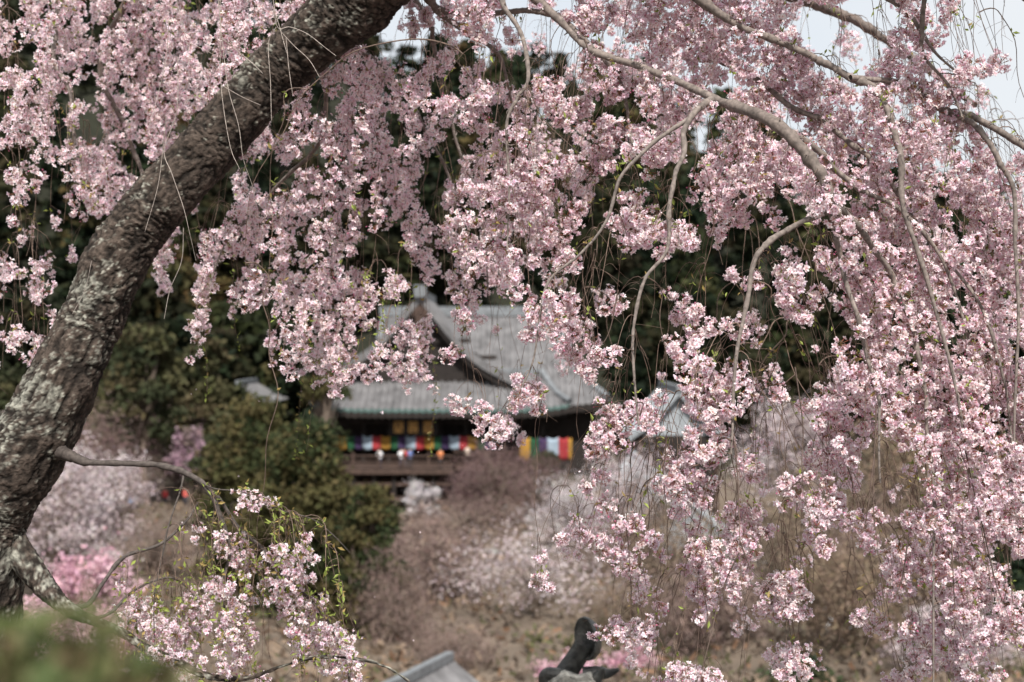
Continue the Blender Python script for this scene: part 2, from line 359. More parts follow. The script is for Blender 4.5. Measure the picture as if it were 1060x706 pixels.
#@@HALL
# ------------------------------------------------------------------ temple hall
def roof_slope(mb, e0, e1, t0, t1, rows=14, pitch=.6, sag=.10, lift=.5, amp=.19, mi=0, col=(1,1,1), thick=.22):
    """tiled slope between eave e0->e1 (left to right) and top t0->t1, round rib every pitch, concave, corners lifted"""
    e0,e1,t0,t1=[np.asarray(q,float) for q in (e0,e1,t0,t1)]
    ax=(e1-e0); L=np.linalg.norm(ax); ax/=L
    nc=int(L/pitch*6)+1; s=np.linspace(0,L,nc)
    tl=np.dot(t0-e0,ax); tr=np.dot(t1-e0,ax)
    nrm=np.cross(ax,(t0+t1-e0-e1)); nrm/=np.linalg.norm(nrm)
    if nrm[2]<0: nrm=-nrm
    V=[]
    off=(t0+t1)/2-(e0+e1)/2; off=off-ax*np.dot(off,ax)
    for r in range(rows+1):
        v=r/rows; a=tl*v; b=L+(tr-L)*v
        ss=np.clip(s,a,b); u=ss/L
        cl=np.abs(2*u-1)
        rib=np.maximum(0,np.cos(ss/pitch*2*math.pi)-.1)**.7*amp
        p=e0+ax*ss[:,None]+off*v+nrm*rib[:,None]
        p[:,2]+= lift*(cl**6)*(1-v)**2 - sag*4*v*(1-v)*np.linalg.norm(off)*.25
        V.append(p)
    V=np.array(V); n=(rows+1)*nc
    i=(np.arange(rows)[:,None]*nc+np.arange(nc-1)[None]).ravel()
    F=np.stack((i,i+1,i+nc+1,i+nc),-1)
    W=V[0]-np.array((0,0,thick)); W2=W+off*.25
    Vv=V.reshape(-1,3)
    A=Vv[F]; ar=np.linalg.norm(np.cross(A[:,2]-A[:,0],A[:,3]-A[:,1]),axis=1); F=F[ar>1e-5]
    mb.add(Vv,F,col,mi,False)
    return V[0],V[-1],nrm,off
def edge_band(mb, line, h, d, col=(1,1,1), mi=0, dn=.03):
    """thick eave board under an eave line"""
    line=np.asarray(line)[::3]; k=len(line)
    a=line-np.array((0,0,dn)); b=a-np.array((0,0,h)); c=b+np.asarray(d); e=a+np.asarray(d)
    V=np.concatenate((a,b,c,e)); i=np.arange(k-1)
    F=np.concatenate([np.stack((i+q*k,i+1+q*k,i+1+q2*k,i+q2*k),-1) for q,q2 in((0,1),(1,2),(2,3))])
    mb.add(V,F,col,mi)

hall=empty('temple_hall',P(450,480,130)*np.array((1,1,0))+np.array((0,0,-14.9)),
   label='large dark wooden temple hall with grey tiled gabled roof standing on posts',cat='temple hall')
HO=np.array(hall.location)
def hb(mb,name,m,parent=hall): return mb.build(name,m,parent,HO if parent is hall else None)
DE,DT=126.0,131.5
# lower front roof
e0,e1=P(322,424,DE),P(590,424,DE); t0,t1=P(352,386,DT),P(560,386,DT)
m=MB(); front,_,_,_=roof_slope(m,e0,e1,t0,t1)
bk=P(590,424,DE); e1b=e1+np.array((0,16,0)); t1b=t1+np.array((0,10,0))
roof_slope(m,e1,e1b,t1,t1b)
e0b=e0+np.array((0,16,0)); t0b=t0+np.array((0,10,0)); roof_slope(m,e0b,e0,t0b,t0)
rf=hb(m,'front_roof',M['tile'])
m=MB(); edge_band(m,front,.30,(0,.8,0)); hb(m,'eave_edge',M['copper'])
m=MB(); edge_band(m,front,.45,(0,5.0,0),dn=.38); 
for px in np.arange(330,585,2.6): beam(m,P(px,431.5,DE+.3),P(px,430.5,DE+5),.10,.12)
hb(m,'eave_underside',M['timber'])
m=MB()
for a,b in((e0,t0),(e1,t1)):
    pth=spline([a+np.array((0,0,.75)),(a+b)/2+np.array((0,0,.05)),b+np.array((0,0,.25))],8); tube(m,pth,.26,6)
beam(m,t0+np.array((0,0,.18)),t1+np.array((0,0,.18)),.5,.45)
hb(m,'hip_ridge',M['tile_dark'])
# gable above the front roof
GD=130.2; ap=P(436,307,GD); gl=P(338,388,GD); gr=P(534,394,GD)
def gcurve(a,b,n=18):
    mid=(a+b)/2; mid=mid+np.array((0,0,-.16*abs(a[2]-b[2]))); return spline([a,mid,b],n)
cl_,cr_=gcurve(ap,gl),gcurve(ap,gr)
def gable_side(c, name):
    m=MB(); back=20.0; n=len(c); ny=int(back/.45*6); ys=np.linspace(-1.3,back,ny)
    t=np.gradient(c,axis=0); nr=np.stack((-t[:,2],0*t[:,0],t[:,0]),1); nr/=np.linalg.norm(nr,axis=1)[:,None]
    nr*=np.sign(nr[:,2:3]+1e-9)
    rib=np.maximum(0,np.cos(ys/.6*2*math.pi)-.1)**.7*.16
    V=c[:,None]+np.stack((0*ys,ys,0*ys),1)[None]+nr[:,None]*rib[None,:,None]
    i=(np.arange(n-1)[:,None]*ny+np.arange(ny-1)[None]).ravel()
    m.add(V.reshape(-1,3),np.stack((i,i+1,i+ny+1,i+ny),-1))
    return m
m=gable_side(cl_,0); m.join(gable_side(cr_,0)); hb(m,'gable_roof',M['tile'])
m=MB()
for c in(cl_,cr_):
    a=c+np.array((0,-1.36,.30)); b=c+np.array((0,-1.36,-.55)); k=len(c); V=np.concatenate((a,b,a+np.array((0,1.0,0)),b+np.array((0,.9,0)))); i=np.arange(k-1)
    m.add(V,np.concatenate([np.stack((i+p*k,i+1+p*k,i+1+q*k,i+q*k),-1) for p,q in((0,1),(0,2),(1,3))]))
hb(m,'verge_tile',M['tile'])
m=MB()
for c in(cl_,cr_):
    a=c+np.array((0,-1.1,-.40)); b=c+np.array((0,-1.1,-1.15)); k=len(c); V=np.concatenate((a,b,b+np.array((0,.2,0)))); i=np.arange(k-1)
    m.add(V,np.concatenate([np.stack((i+p*k,i+1+p*k,i+1+q*k,i+q*k),-1) for p,q in((0,1),(1,2))]))
hb(m,'bargeboard',M['timber'])
m=MB(); allp=np.concatenate((cl_[::-1],cr_[1:])); bot=allp.copy(); bot[:,2]=min(gl[2],gr[2])-1.0
k=len(allp); V=np.concatenate((allp,bot)); i=np.arange(k-1); m.add(V,np.stack((i,i+1,i+1+k,i+k),-1))
for q in np.linspace(-5,5,9): beam(m,np.array((ap[0]+q,GD-.1,gl[2]-.5)),np.array((ap[0]+q,GD-.1,ap[2]-1.1-abs(q)*.8)),.28,.2)
for q in(1.2,3.0,4.6): beam(m,np.array((ap[0]-q*1.5,GD-.25,ap[2]-1.2-q*.95)),np.array((ap[0]+q*1.5,GD-.25,ap[2]-1.2-q*.95)),.25,.4)
hb(m,'pediment',M['timber'])
m=MB()
pts=[(0,.9),(.55,.55),(.75,0),(.35,-.35),(.5,-.8),(0,-1.25),(-.5,-.8),(-.35,-.35),(-.75,0),(-.55,.55)]
o=ap+np.array((0,-1.45,-1.7)); V=[o+np.array((x,y,z)) for y in(0,.15) for x,z in pts]; n=len(pts)
V=V+[o+np.array((0,0,-.2))]
m.add(V,[(i,(i+1)%n,2*n) for i in range(n)]); m.add(V,[(i,(i+1)%n,(i+1)%n+n,i+n) for i in range(n)])
hb(m,'gable_pendant',M['timber_brown'])
m=MB(); beam(m,ap+np.array((0,-1.6,.25)),ap+np.array((0,20,.25)),.55,.7)
box(m,ap[0]-.55,ap[0]+.55,GD-1.85,GD-1.55,ap[2]-.1,ap[2]+1.0)
hb(m,'gable_ridge',M['tile_dark'])
# main roof behind
me0,me1=P(372,421,140),P(630,421,140); mt0,mt1=P(398,326,152),P(572,326,152)
m=MB(); mf,_,_,_=roof_slope(m,me0,me1,mt0,mt1,rows=16,pitch=.62,sag=.16,lift=.7)
roof_slope(m,me1,me1+np.array((0,26,0)),mt1,mt1+np.array((0,3,0)),rows=16,pitch=.62,sag=.16,lift=.7)
roof_slope(m,me0+np.array((0,26,0)),me0,mt0+np.array((0,3,0)),mt0,rows=16,pitch=.62,sag=.16,lift=.7)
hb(m,'main_roof',M['tile'])
m=MB(); edge_band(m,mf,.7,(0,5,0)); hb(m,'main_eave',M['timber'])
m=MB(); beam(m,mt0+np.array((-.5,0,.4)),mt1+np.array((.5,0,.4)),.8,1.0)
for a,b in((me0,mt0),(me1,mt1)): tube(m,spline([a+np.array((0,0,.9)),a*.55+b*.45+np.array((0,0,-.9)),b+np.array((0,0,.3))],9),.33,6)
hb(m,'main_ridge',M['tile_dark'])
# walls, pillars, deck
zt,zd=P(0,430,130)[2],P(0,478,130)[2]
xl,xr=P(346,0,131)[0],P(566,0,131)[0]
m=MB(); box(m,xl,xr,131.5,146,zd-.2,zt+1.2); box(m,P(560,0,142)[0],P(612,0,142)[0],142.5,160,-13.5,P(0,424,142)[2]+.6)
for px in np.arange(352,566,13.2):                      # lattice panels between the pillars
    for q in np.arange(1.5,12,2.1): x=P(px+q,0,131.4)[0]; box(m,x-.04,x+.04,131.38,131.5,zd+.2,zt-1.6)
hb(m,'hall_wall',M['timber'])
for px in np.arange(350,568,26.4):
    m=MB(); x=P(px,0,129)[0]; tube(m,[(x,129,zd),(x,129,zt+.9)],.24,10); hb(m,'pillar',M['timber'])
m=MB()
for px in np.arange(350,566,26.4):
    for k,(wd,zz) in enumerate(((1.1,.15),(1.7,.55))):
        x=P(px,0,129)[0]; box(m,x-wd/2,x+wd/2,128.7-.1*k,129.3+.1*k,zt+zz,zt+zz+.26)
beam(m,(xl,128.95,zt-.55),(xr,128.95,zt-.55),.22,.42); beam(m,(xl,128.8,zt+.95),(xr,128.8,zt+.95),.25,.3)
hb(m,'bracket_beam',M['timber'])
xd0,xd1=P(340,0,123)[0],P(470,0,123)[0]
m=MB(); box(m,xd0,xd1,122.5,131.3,zd-.45,zd-.02); box(m,xd1+.01,xr,126.5,131.3,zd-.45,zd-.025)
hb(m,'veranda_deck',M['timber_brown'])
m=MB()
def rail(a,b):
    a=np.asarray(a);b=np.asarray(b); L=np.linalg.norm(b-a); n=max(2,int(L/1.9)+1)
    for t in np.linspace(0,1,n):
        p=a+(b-a)*t; beam(m,p,p+np.array((0,0,1.28)),.17,.17); box(m,p[0]-.12,p[0]+.12,p[1]-.12,p[1]+.12,p[2]+1.28,p[2]+1.42)
    for h,s in((1.12,.14),(.72,.09),(.3,.09)): beam(m,a+np.array((0,0,h)),b+np.array((0,0,h)),s,s)
    for t in np.linspace(0,1,int(L/.32)): 
        p=a+(b-a)*t; beam(m,p+np.array((0,0,.3)),p+np.array((0,0,.72)),.05,.05)
rail((xd0,122.7,zd),(xd1,122.7,zd)); rail((xd1,122.7,zd),(xd1,126.7,zd)); rail((xd1,126.7,zd),(xr,126.7,zd))
hb(m,'railing',M['timber_brown'])
for px in np.arange(346,472,20.5):
    for y in(123.2,127.5):
        m=MB(); x=P(px,0,123)[0]; zg=float(terrain(x,y)); tube(m,[(x,y,zg-.2),(x,y,zd-.45)],.22,8); hb(m,'stilt_post',M['timber_pale'] if abs(px-428)<5 and y<125 else M['timber'])
m=MB()
for zz in(-12.4,-13.9):
    for y in(123.2,127.5): beam(m,(xd0,y,zz),(xd1,y,zz),.16,.3)
beam(m,(P(380,0,123)[0],122.9,-13.6),(P(422,0,123)[0],122.9,-13.6),.16,.34)
hb(m,'stilt_brace',M['timber_brown'])
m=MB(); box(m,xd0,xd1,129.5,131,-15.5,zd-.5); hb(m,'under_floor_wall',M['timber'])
# name board with three gilt panels
pb=MB(); a=P(403,433.5,127.6); b=P(453,451,127.6); box(pb,a[0],b[0],127.6,127.75,b[2],a[2]); plq=hb(pb,'name_board',M['timber'])
for k,px in enumerate((412.5,427.5,443)):
    g=MB(); c=P(px,442.2,127.5); box(g,c[0]-.42,c[0]+.42,127.5,127.58,c[2]-.5,c[2]+.5)
    o=g.build('gilt_panel',M['gold'],plq,HO); o.location=(0,0,0)
    o.parent=plq; 
    s=MB()
    strokes=[[(-.36,.3,.36,.3),(0,.45,-.35,-.4),(0,.1,.38,-.42)],[(-.15,.4,-.15,-.1),(.15,.4,.15,-.1),(-.38,.2,-.15,.2),(.15,.2,.38,.2),(-.3,-.25,.3,-.3)],[(-.36,.42,-.36,-.42),(.36,.42,.36,-.42),(-.36,.2,-.06,.2),(.06,.2,.36,.2),(-.18,-.1,.18,-.1),(0,0,0,-.38)]][k]
    for x0,z0,x1,z1 in strokes: beam(s,(c[0]+x0,127.48,c[2]+z0),(c[0]+x1,127.48,c[2]+z1),.03,.085)
    s.build('painted_stroke',M['timber_brown'],o if False else plq,HO)
# five coloured banner cloths
BC={'b':(.50,.62,.74),'r':(.56,.06,.07),'y':(.60,.32,.06),'g':(.025,.12,.05),'p':(.085,.05,.14)}
def banner(label,px0,px1,py0,py1,d,seq,w,first):
    mb=MB(); px=px0; k=first; rng=np.random.default_rng(int(px0))
    a0=P(px0,py0,d); b0=P(px1,py1,d)
    while px<px1-.5:
        ww={'b':10.5,'r':9,'y':9.5,'g':8,'p':8}[seq[k%5]]*w; q=min(px+ww,px1)
        n=8; xs=np.linspace(P(px,0,d)[0],P(q,0,d)[0],n); zs=np.linspace(a0[2],b0[2],7)
        X,Z=np.meshgrid(xs,zs); Y=d+.16*np.sin(X*3.1+.8*np.sin(X*.7))*((a0[2]-Z)/(a0[2]-b0[2])+.2)
        Z=Z-.17*np.sin((X-xs[0])/(xs[-1]-xs[0]+1e-6)*math.pi)
        i=(np.arange(6)[:,None]*n+np.arange(n-1)[None]).ravel()
        mb.add(np.stack((X,Y,Z),-1).reshape(-1,3),np.stack((i,i+1,i+n+1,i+n),-1),BC[seq[k%5]],0,True); px=q; k+=1
    o=mb.build('banner',M['cloth'],None,a0); o.location=a0
    sd=o.modifiers.new('thickness','SOLIDIFY'); sd.thickness=.02
    tag(o,label=label,cat='banner',group='five coloured temple banners')
banner('long five coloured banner hung across the hall front above the veranda',330,512,450.5,464,128.0,'brygp',1.0,0)
banner('short five coloured banner hung lower at the right corner of the hall',538,592,452.5,475,125.5,'ygpbr',1.12,0)
# side buildings
def gable_house(name,label,px,d,wpx,ridge_py,eave_py,base_py,length,rmat,wmat,group=None):
    root=empty(name,(P(px,0,d)[0],d,P(0,base_py,d)[2]),label=label,cat='building'); O=np.array(root.location)
    w=U(wpx,d); zr=P(0,ridge_py,d)[2]; ze=P(0,eave_py,d)[2]; x=O[0]
    m=MB()
    for s in(-1,1):
        c=spline([(x,d,zr),(x+s*w*.27,d,zr-(zr-ze)*.62),(x+s*w/2,d,ze)],10); n=len(c); ys=np.arange(-.8,length,.1); ny=len(ys)
        rib=np.maximum(0,np.cos(ys/.45*2*math.pi))*.06
        V=c[:,None]+np.stack((0*ys,ys,rib),1)[None]; i=(np.arange(n-1)[:,None]*ny+np.arange(ny-1)[None]).ravel()
        m.add(V.reshape(-1,3),np.stack((i,i+1,i+ny+1,i+ny),-1))
        V=np.concatenate((c+np.array((0,-.82,.08)),c+np.array((0,-.82,-.4)),c+np.array((0,-.3,-.4)))); i=np.arange(n-1)
        m.add(V,np.concatenate((np.stack((i,i+1,i+1+n,i+n),-1),np.stack((i+n,i+1+n,i+1+2*n,i+2*n),-1))))
    m.build('roof',rmat,root,O)
    m=MB(); beam(m,(x,d-.95,zr+.15),(x,d+length,zr+.15),.45,.5); m.build('ridge',M['tile_dark'],root,O)
    m=MB(); m.add([(x-w*.42,d,ze+.1),(x+w*.42,d,ze+.1),(x,d,zr-.35)],[(0,1,2)]); m.build('gable_panel',wmat,root,O)
    m=MB(); box(m,x-w*.4,x+w*.4,d+.05,d+length-.5,O[2]-2,ze+.1); m.build('wall',M['timber'],root,O)
    for s in(-1,-.33,.33,1):
        m=MB(); beam(m,(x+s*w*.38,d-.1,O[2]-1),(x+s*w*.38,d-.1,ze+.05),.3,.3); m.build('post',M['timber_brown'],root,O)
    return root
gable_house('side_hall','dark side hall with a pale blue grey gable right of the temple hall',702,118,104,404,452,520,14,M['pale_roof'],M['pale_roof'])
gable_house('storehouse','small building with a pale grey roof left of the temple hall behind the cypresses',248,138,74,398,416,470,9,M['tile'],M['plaster'])
def corridor(name,label,a,b,wd,rmat,postmat,drop):
    """roofed corridor: ridge from a to b"""
    a=np.asarray(a);b=np.asarray(b); t=b-a; L=np.linalg.norm(t); t/=L; s=np.cross(t,(0,0,1)); s/=np.linalg.norm(s)
    root=empty(name,(a[0],a[1],a[2]-drop-1.2),label=label,cat='building'); O=np.array(root.location)
    m=MB()
    for sg in(-1,1):
        n=int(L/.09); u=np.linspace(0,L,n); rib=np.maximum(0,np.cos(u/.5*2*math.pi))*.09
        V=np.concatenate([a+t*u[:,None]+sg*s*wd/2*v-np.array((0,0,drop*(v**.85)))+np.stack((0*u,0*u,rib),1) for v in(0,.35,.7,1)])
        i=(np.arange(3)[:,None]*n+np.arange(n-1)[None]).ravel(); m.add(V,np.stack((i,i+1,i+n+1,i+n),-1))
        e=V[-n:]; edge_band(m,e,.16,-sg*s*.3)
    m.build('roof',rmat,root,O)
    m=MB(); beam(m,a+np.array((0,0,.12)),b+np.array((0,0,.12)),.3,.3); m.build('ridge',M['tile_dark'] if rmat is M['tile'] else rmat,root,O)
    for u in np.linspace(.4,L-.4,max(3,int(L/3))):
        for sg in(-1,1):
            p=a+t*u+sg*s*wd*.4; zg=float(terrain(p[0],p[1])); m=MB(); beam(m,(p[0],p[1],min(zg,p[2]-2)),(p[0],p[1],p[2]-drop*.8),.2,.2); m.build('post',postmat,root,O)
    return root
corridor('stair_corridor','pale sloping corridor roof running down to the right below the side hall',P(655,470,112),P(800,600,84),6.0,M['pale_roof'],M['timber'],1.9)
corridor('tiled_corridor','grey tiled corridor roof low at the bottom left of the roof ornament',P(466,682,52),P(388,722,42),2.2,M['tile'],M['timber_pale'],.9)
def white_post():
    x,y,z=P(763,602,80); root=empty('wall_pier',(x,y,float(terrain(x,y))),label='tall narrow white plaster pier with a solid dark block standing in for a shaded opening at its left',cat='wall'); O=np.array(root.location)
    m=MB(); box(m,x-.36,x+.36,y-.4,y+.4,O[2]-.3,z); m.build('pier',M['plaster'],root,O)
    m=MB(); box(m,x-2.6,x-.37,y+.4,y+2.5,O[2]-.3,z+.6); m.build('opening_shade_block',M['timber'],root,O)  # solid dark box, its colour standing in for the shade of an opening
    m=MB(); box(m,x-2.8,x+.55,y-.6,y+2.7,z+.62,z+.85); m.build('coping',M['tile_dark'],root,O)
white_post()
def white_wall():
    x,y,z=P(868,634,70); root=empty('garden_wall',(x,y,float(terrain(x,y))),label='small white plaster wall with tiled coping below the tawny trees',cat='wall'); O=np.array(root.location)
    m=MB(); box(m,x-.62,x+.62,y,y+.3,O[2]-.2,z); m.build('wall',M['plaster'],root,O)
    m=MB(); box(m,x-.75,x+.75,y-.2,y+.5,z,z+.12); box(m,x-.7,x+.7,y-.02,y+.32,z+.12,z+.22); m.build('coping',M['tile_dark'],root,O)
white_wall()
# people on the veranda
M['skin']=mat('skin',(.55,.36,.27),.6)
M['hair']=mat('dark_hair',(.02,.016,.014),.6)
def cloth_mat(nm,top,bot):
    m=bpy.data.materials.new(nm); m.use_nodes=True; n=m.node_tree; b=n.nodes['Principled BSDF']; b.inputs['Roughness'].default_value=.85
    t=n.nodes.new('ShaderNodeTexCoord'); s=n.nodes.new('ShaderNodeSeparateXYZ'); r=n.nodes.new('ShaderNodeValToRGB')
    n.links.new(t.outputs['Object'],s.inputs[0]); mr=n.nodes.new('ShaderNodeMath'); mr.operation='MULTIPLY'; mr.inputs[1].default_value=.5
    n.links.new(s.outputs['Z'],mr.inputs[0]); n.links.new(mr.outputs[0],r.inputs[0]); n.links.new(r.outputs[0],b.inputs['Base Color'])
    r.color_ramp.interpolation='CONSTANT'; e=r.color_ramp.elements; e[0].position=0; e[0].color=(.03,.025,.02,1); e[1].position=.04; e[1].color=(*bot,1)
    for pos,c in((.44,top),(.715,(.55,.36,.27))): q=e.new(pos); q.color=(*c,1)
    return m
def person(loc,rz,label,top,bot,group,scale=1,arm=.25):
    root=empty('person',loc,rz,label=label,cat='person',group=group); root.scale=(scale,)*3
    me=bpy.data.meshes.new('body'); V=[(0,0,.92),(0,0,1.12),(0,.01,1.36),(0,.0,1.46),(0,-.02,1.56),(0,-.03,1.67)]; E=[(0,1),(1,2),(2,3),(3,4),(4,5)]
    Rr=[.15,.145,.15,.06,.085,.09]
    for s in(-1,1):
        b=len(V); V+=[(s*.19,0,1.38),(s*.25,.03,1.12),(s*.21,-arm,1.02),(s*.2,-arm-.08,1.0)]; E+=[(2,b),(b,b+1),(b+1,b+2),(b+2,b+3)]; Rr+=[.07,.055,.04,.035]
        b=len(V); V+=[(s*.1,0,.82),(s*.11,-.02,.48),(s*.11,.02,.08),(s*.12,-.12,.04)]; E+=[(0,b),(b,b+1),(b+1,b+2),(b+2,b+3)]; Rr+=[.10,.07,.05,.04]
    me.from_pydata(V,E,[]); o=bpy.data.objects.new('body',me); COL.objects.link(o); o.parent=root
    sk=o.modifiers.new('skin','SKIN'); sd=o.modifiers.new('sub','SUBSURF'); sd.levels=sd.render_levels=2
    for i,r in enumerate(Rr): me.skin_vertices[0].data[i].radius=(r*1.0,r*.8); 
    me.skin_vertices[0].data[0].use_root=True
    me.materials.append(cloth_mat('clothing',top,bot))
    m=MB(); n=10; c=[]
    for i in range(7):
        a=i/6*math.pi*.62; c.append([(math.sin(a)*.098*math.cos(q),math.sin(a)*.105*math.sin(q)+.0,1.66+math.cos(a)*.12) for q in np.arange(n)*2*math.pi/n])
    Vh=np.array(c).reshape(-1,3); i=(np.arange(6)[:,None]*n+np.arange(n)[None]); j=(np.arange(6)[:,None]*n+(np.arange(n)[None]+1)%n)
    m.add(Vh,np.stack((i,j,j+n,i+n),-1).reshape(-1,4),(1,1,1),0,True); m.build('hair',M['hair'],root)
pg='visitors on the veranda'
for px,lb,tp,bt,rz in((393,'person in a white top leaning on the veranda rail at its left end',(.8,.8,.82),(.06,.07,.12),0),
   (415,'person in a pale shirt at the rail beside the person in red',(.78,.78,.8),(.05,.05,.08),.3),(418.5,'person in a red jacket at the veranda rail',(.5,.05,.04),(.08,.08,.1),-.4),
   (424,'person in a blue jacket right of the person in red',(.12,.18,.4),(.05,.05,.06),.5),(456,'person in an orange jacket standing at the veranda rail',(.65,.22,.08),(.05,.05,.06),0)):
    person((P(px,0,123.4)[0],123.4+abs(rz),zd),rz,lb,tp,bt,pg)
person((P(484,0,127.3)[0],127.3,zd),.2,'person in a beige coat standing by a pillar at the right of the veranda',(.6,.5,.42),(.1,.08,.07),pg)
for px,py,d,lb,tp in((171,517,128,'person in a red jacket walking behind the drooping side branch',(.62,.05,.05)),(192,523,126,'person in a coral coat just right of the person in red',(.65,.12,.10)),(136,535,116,'person in a pale blue jacket left of the person in red',(.3,.4,.6))):
    x=P(px,0,d)[0]; zz=float(terrain(x,d))
    person((x,d,zz),.4,lb,tp,(.06,.06,.08),'visitors on the terrace behind the side branch')
#@@ENDHALL
#@@NEAR
# ------------------------------------------------------------------ the weeping cherry
rng=np.random.default_rng(2024)
CL='weeping cherry with a leaning lichen covered trunk and long hanging curtains of pink blossom'
TB=P(-40,735,6.8); cherry=empty('weeping_cherry',TB,label=CL,cat='cherry tree'); CO=np.array(cherry.location)
def part(mb,name,m,parent=None):
    o=mb.build(name,m,None,CO); o.parent=parent or cherry; return o
BARK=np.array((.062,.047,.038)); LICH=np.array((.235,.23,.195))
def bark_tube(ctrl, sides=110, step=.011, lich=.5, rough=1.0):
    """ctrl rows: px, py, depth, radius in px -> knobbly bark surface with lichen"""
    pts=np.array([list(P(a,b,d))+[U(r*.86,d)] for a,b,d,r in ctrl]); n=int(np.linalg.norm(np.diff(pts[:,:3],axis=0),axis=1).sum()/step)
    s=spline(pts,n); path,rad=s[:,:3],s[:,3]; T,N,B=frames(path); a=np.arange(sides)*2*math.pi/sides
    D=np.cos(a)[None,:,None]*N[:,None]+np.sin(a)[None,:,None]*B[:,None]
    V=np.empty((n,sides,3)); Cc=np.empty((n,sides,3))
    L=np.concatenate(([0],np.cumsum(np.linalg.norm(np.diff(path,axis=0),axis=1))))
    for i in range(n):
        for j in range(sides):
            dr=D[i,j]; q=Vector((dr[0]*1.0,dr[1]*1.0,dr[2]*1.0)); w=Vector((0,0,L[i]))
            r0=rad[i]
            pp=Vector(path[i]+dr*r0); al=Vector(T[i])
            st=pp-al*pp.dot(al)*.55                                   # stretched along the limb
            big=mnoise.noise(Vector(path[i])*4+q*.8)*.10
            wv=Vector((mnoise.noise(pp*9),mnoise.noise(pp*9+Vector((4,0,0))),mnoise.noise(pp*9+Vector((0,4,0)))))*.02
            r1=1-abs(mnoise.noise((st+wv)*17))*2; r2=1-abs(mnoise.noise((st+wv)*38+Vector((3,3,3))))*2; fn=mnoise.noise(pp*75)+.5*mnoise.noise(pp*150)
            crack=max(0,r1-.55)*1.6+max(0,r2-.55)*.9                 # dark clefts between bark plates
            pl=mnoise.noise(pp*12)
            h=big*r0+(-crack*.016+pl*.010+fn*.0035)*rough
            V[i,j]=path[i]+dr*(r0+h)
            m=mnoise.noise(pp*4.3+Vector((7,1,3)))*.62+mnoise.noise(pp*15)*.55+fn*.6+mnoise.noise(pp*34)*.5+mnoise.noise(pp*120)*.35+.26*(-dr[0]*.7+dr[2]*.6-dr[1]*.25)
            k=min(1,max(0,(m-(.62-lich*.75)+.42*max(0,min(1,(-pp.z-.25)/.7))-.16*max(0,min(1,(pp.z-.3)/.5)))/.24))*.9*max(0,1-crack*1.1)
            tone=max(.22,1.0+.5*pl+.35*fn-crack*1.1)
            Cc[i,j]=BARK*tone*(1-k)+LICH*(1+.4*fn+.3*mnoise.noise(pp*26))*k
    i=np.arange(n-1)[:,None]*sides; j=np.arange(sides)[None]; j2=(j+1)%sides
    F=np.stack((i+j,i+j2,i+sides+j2,i+sides+j),-1).reshape(-1,4)
    mb=MB(); mb.add(V.reshape(-1,3),F,np.clip(Cc.reshape(-1,3),.008,.6),0,True); return mb
trunk=[(-60,790,6.8,66),(-38,700,6.8,60),(-26,620,6.8,56),(-18,540,6.8,52),(14,485,6.8,50),(47,435,6.82,45),(75,375,6.85,41),(97,325,6.88,39),(122,268,6.9,37.5),(150,226,6.92,36),(182,190,6.93,36),(222,148,6.95,36),(256,108,6.95,34),(290,72,6.95,34),(326,38,6.9,37),(366,4,6.85,44),(415,-40,6.75,42),(500,-95,6.6,36),(620,-130,6.3,28),(760,-130,6.0,20)]
trunk_obj=part(bark_tube(trunk,lich=.45),'trunk',M['bark'])
